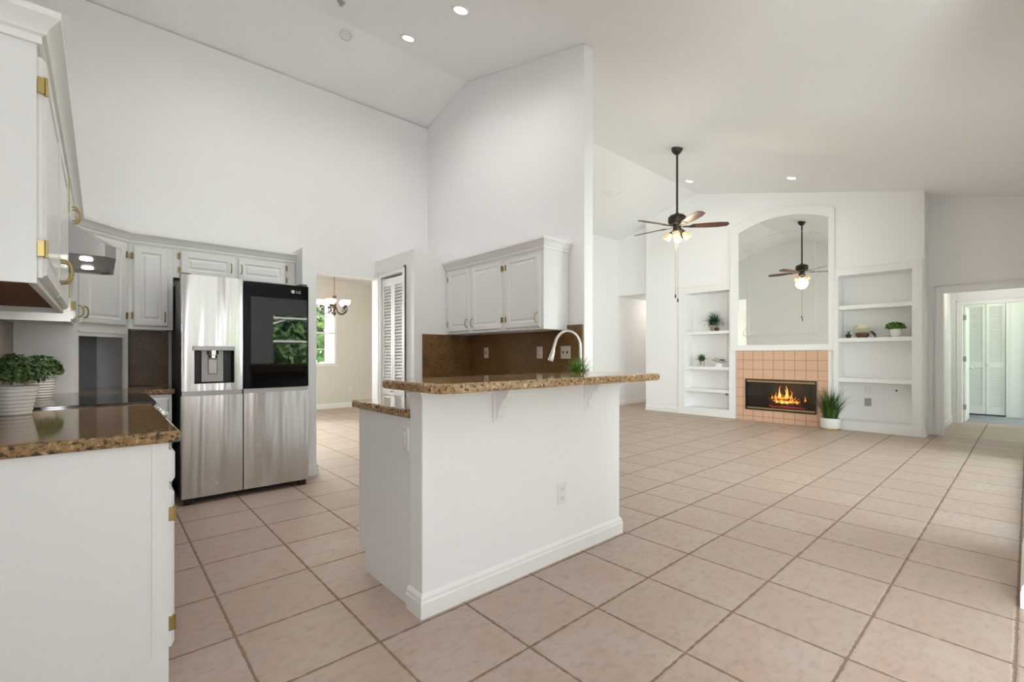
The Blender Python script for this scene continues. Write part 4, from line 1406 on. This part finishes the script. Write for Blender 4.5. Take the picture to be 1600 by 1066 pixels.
# chandelier in the dining room
ch = thing('chandelier', 'bronze five-light chandelier with white glass bowls in the dining room', 'chandelier', (3.02, 8.0, 0))
zt = 2.93
b = MB(); b.lathe([(.06, zt), (.06, zt - .02), (.02, zt - .04), (0, zt - .04)], 20); b.build('canopy', 'bronze', ch, smooth=40)
b = MB(); b.tube([(0, 0, zt - .03), (0, 0, 2.23)], .005, 8); b.build('rod', 'bronze', ch)
b = MB(); b.lathe([(.0, 2.25), (.042, 2.25), (.046, 2.235), (.034, 2.225), (.034, 2.05), (.025, 2.02), (.02, 1.97), (.032, 1.955), (.036, 1.935), (.020, 1.915), (.010, 1.90), (0, 1.885)], 20); b.build('column', 'bladewood', ch, smooth=40)
for k in range(5):
    a = R(20) + k * 2 * pi / 5
    m4 = Matrix.Rotation(a, 4, 'Z')
    b = MB()
    b.tube([(.032, 0, 2.06), (.045, 0, 2.02), (.07, 0, 1.965), (.115, 0, 1.935), (.175, 0, 1.93), (.225, 0, 1.955), (.245, 0, 2.0), (.235, 0, 2.04), (.21, 0, 2.05)], .008, 8, m4)
    b.tube([(.175, 0, 1.93), (.205, 0, 1.965), (.20, 0, 2.005), (.175, 0, 2.01), (.165, 0, 1.985), (.18, 0, 1.97)], .006, 8, m4)
    am = b.build('arm', 'bronze', ch, smooth=60)
    b = MB(); b.lathe([(.012, 2.04), (.03, 2.06), (.035, 2.075)], 16, m4 @ Matrix.Translation((.215, 0, 0))); b.build('cup', 'bronze', am, smooth=50)
    b = MB(); b.lathe([(.025, 2.07), (.060, 2.085), (.078, 2.115), (.086, 2.165), (.080, 2.165), (.070, 2.115), (.05, 2.09), (.02, 2.08)], 24, m4 @ Matrix.Translation((.215, 0, 0)), cap=False); b.build('glass_bowl', 'chandshade', am, smooth=60)
cd = bpy.data.lights.new('chandelier_glow', 'POINT'); cd.energy = 26; cd.color = (1, .87, .68); cd.shadow_soft_size = .2
co = bpy.data.objects.new('chandelier_glow', cd); COL.objects.link(co); co.location = (3.02, 8.0, 2.35)
# added point lights brighten the hall and bedroom; no fixtures stand there
for (x, y, z, e) in ((11.0, 6.15, 2.4, 9), (10.6, .45, 2.25, 5), (12.6, .4, 2.25, 3.5)):
    d = bpy.data.lights.new('hall_fill', 'POINT'); d.energy = e; d.shadow_soft_size = .12; d.color = (1, .93, .84)
    o = bpy.data.objects.new('hall_fill', d); COL.objects.link(o); o.location = (x, y, z)

# ------------------------------------------------------------------ garden
def shrub(name, label, loc, r, h, n, leaf, m, seed):
    t = thing(name, label, 'shrub', loc, group='garden shrubs')
    bush(t, .1, r, h, n, leaf, m, random.Random(seed))
    b = MB(); b.tube([(0, 0, -.1), (.03, .02, h * .5)], .06, 8, radii=[.08, .04]); b.build('trunk', 'bark', t)
    return t
shrub('garden_shrub', 'tall dark green shrub outside, reflected in the refrigerator door', (4.2, -7.0, -.1), 1.5, 3.1, 2200, .16, 'hedge', 31)
shrub('garden_shrub', 'tall shrub outside left of the garden door', (.9, -7.2, -.1), 1.5, 3.3, 2200, .16, 'hedge', 32)
shrub('garden_shrub', 'tall shrub outside right of the garden door', (7.5, -7.2, -.1), 1.5, 3.0, 2200, .16, 'hedge', 33)
t = thing('spiky_plant', 'spiky green garden plant outside the garden door', 'plant', (4.0, -4.6, -.1))
blades(t, .2, 60, 1.3, .8, .09, 'palm', random.Random(6), .7, .12)
t = thing('garden_tree', 'sunlit green tree outside the dining room window', 'tree', (5.1, 16.2, -.1))
bush(t, .3, 2.0, 3.8, 3200, .15, 'treeleaf', random.Random(41))
b = MB(); b.tube([(0, 0, -.1), (.05, 0, 1.6)], .1, 8); b.build('trunk', 'bark', t)
c = MB(); c.lathe([(.19, -.1), (.19, .0), (.15, .03), (.15, 2.9), (.19, 2.95), (.19, 3.1)], 28)
o = tag(c.build('porch_column', 'trim', smooth=40), 'round white porch column just outside the dining room window', 'column')
o.location = (4.66, 12.6, 0)
t = thing('patio_screen', 'white metal patio screen frame behind the garden door', 'screen frame', (4.2, -4.0, -.1))
for k, (x0, z0, x1, z1) in enumerate(((-3.2, 1.66, 3.2, 1.66), (-3.2, 2.27, 3.2, 2.27), (-3.2, 0, -3.2, 2.3), (3.2, 0, 3.2, 2.3), (-1.9, 1.66, -.5, 2.27))):
    b = MB(); b.tube([(x0, 0, z0), (x1, 0, z1)], .045, 4); b.build('beam', 'trim', t)
f = MB(); f.box(-6, 10.8, -.30, 14, 22, -.1)
struct(f.build('floor_garden', 'lawn'))
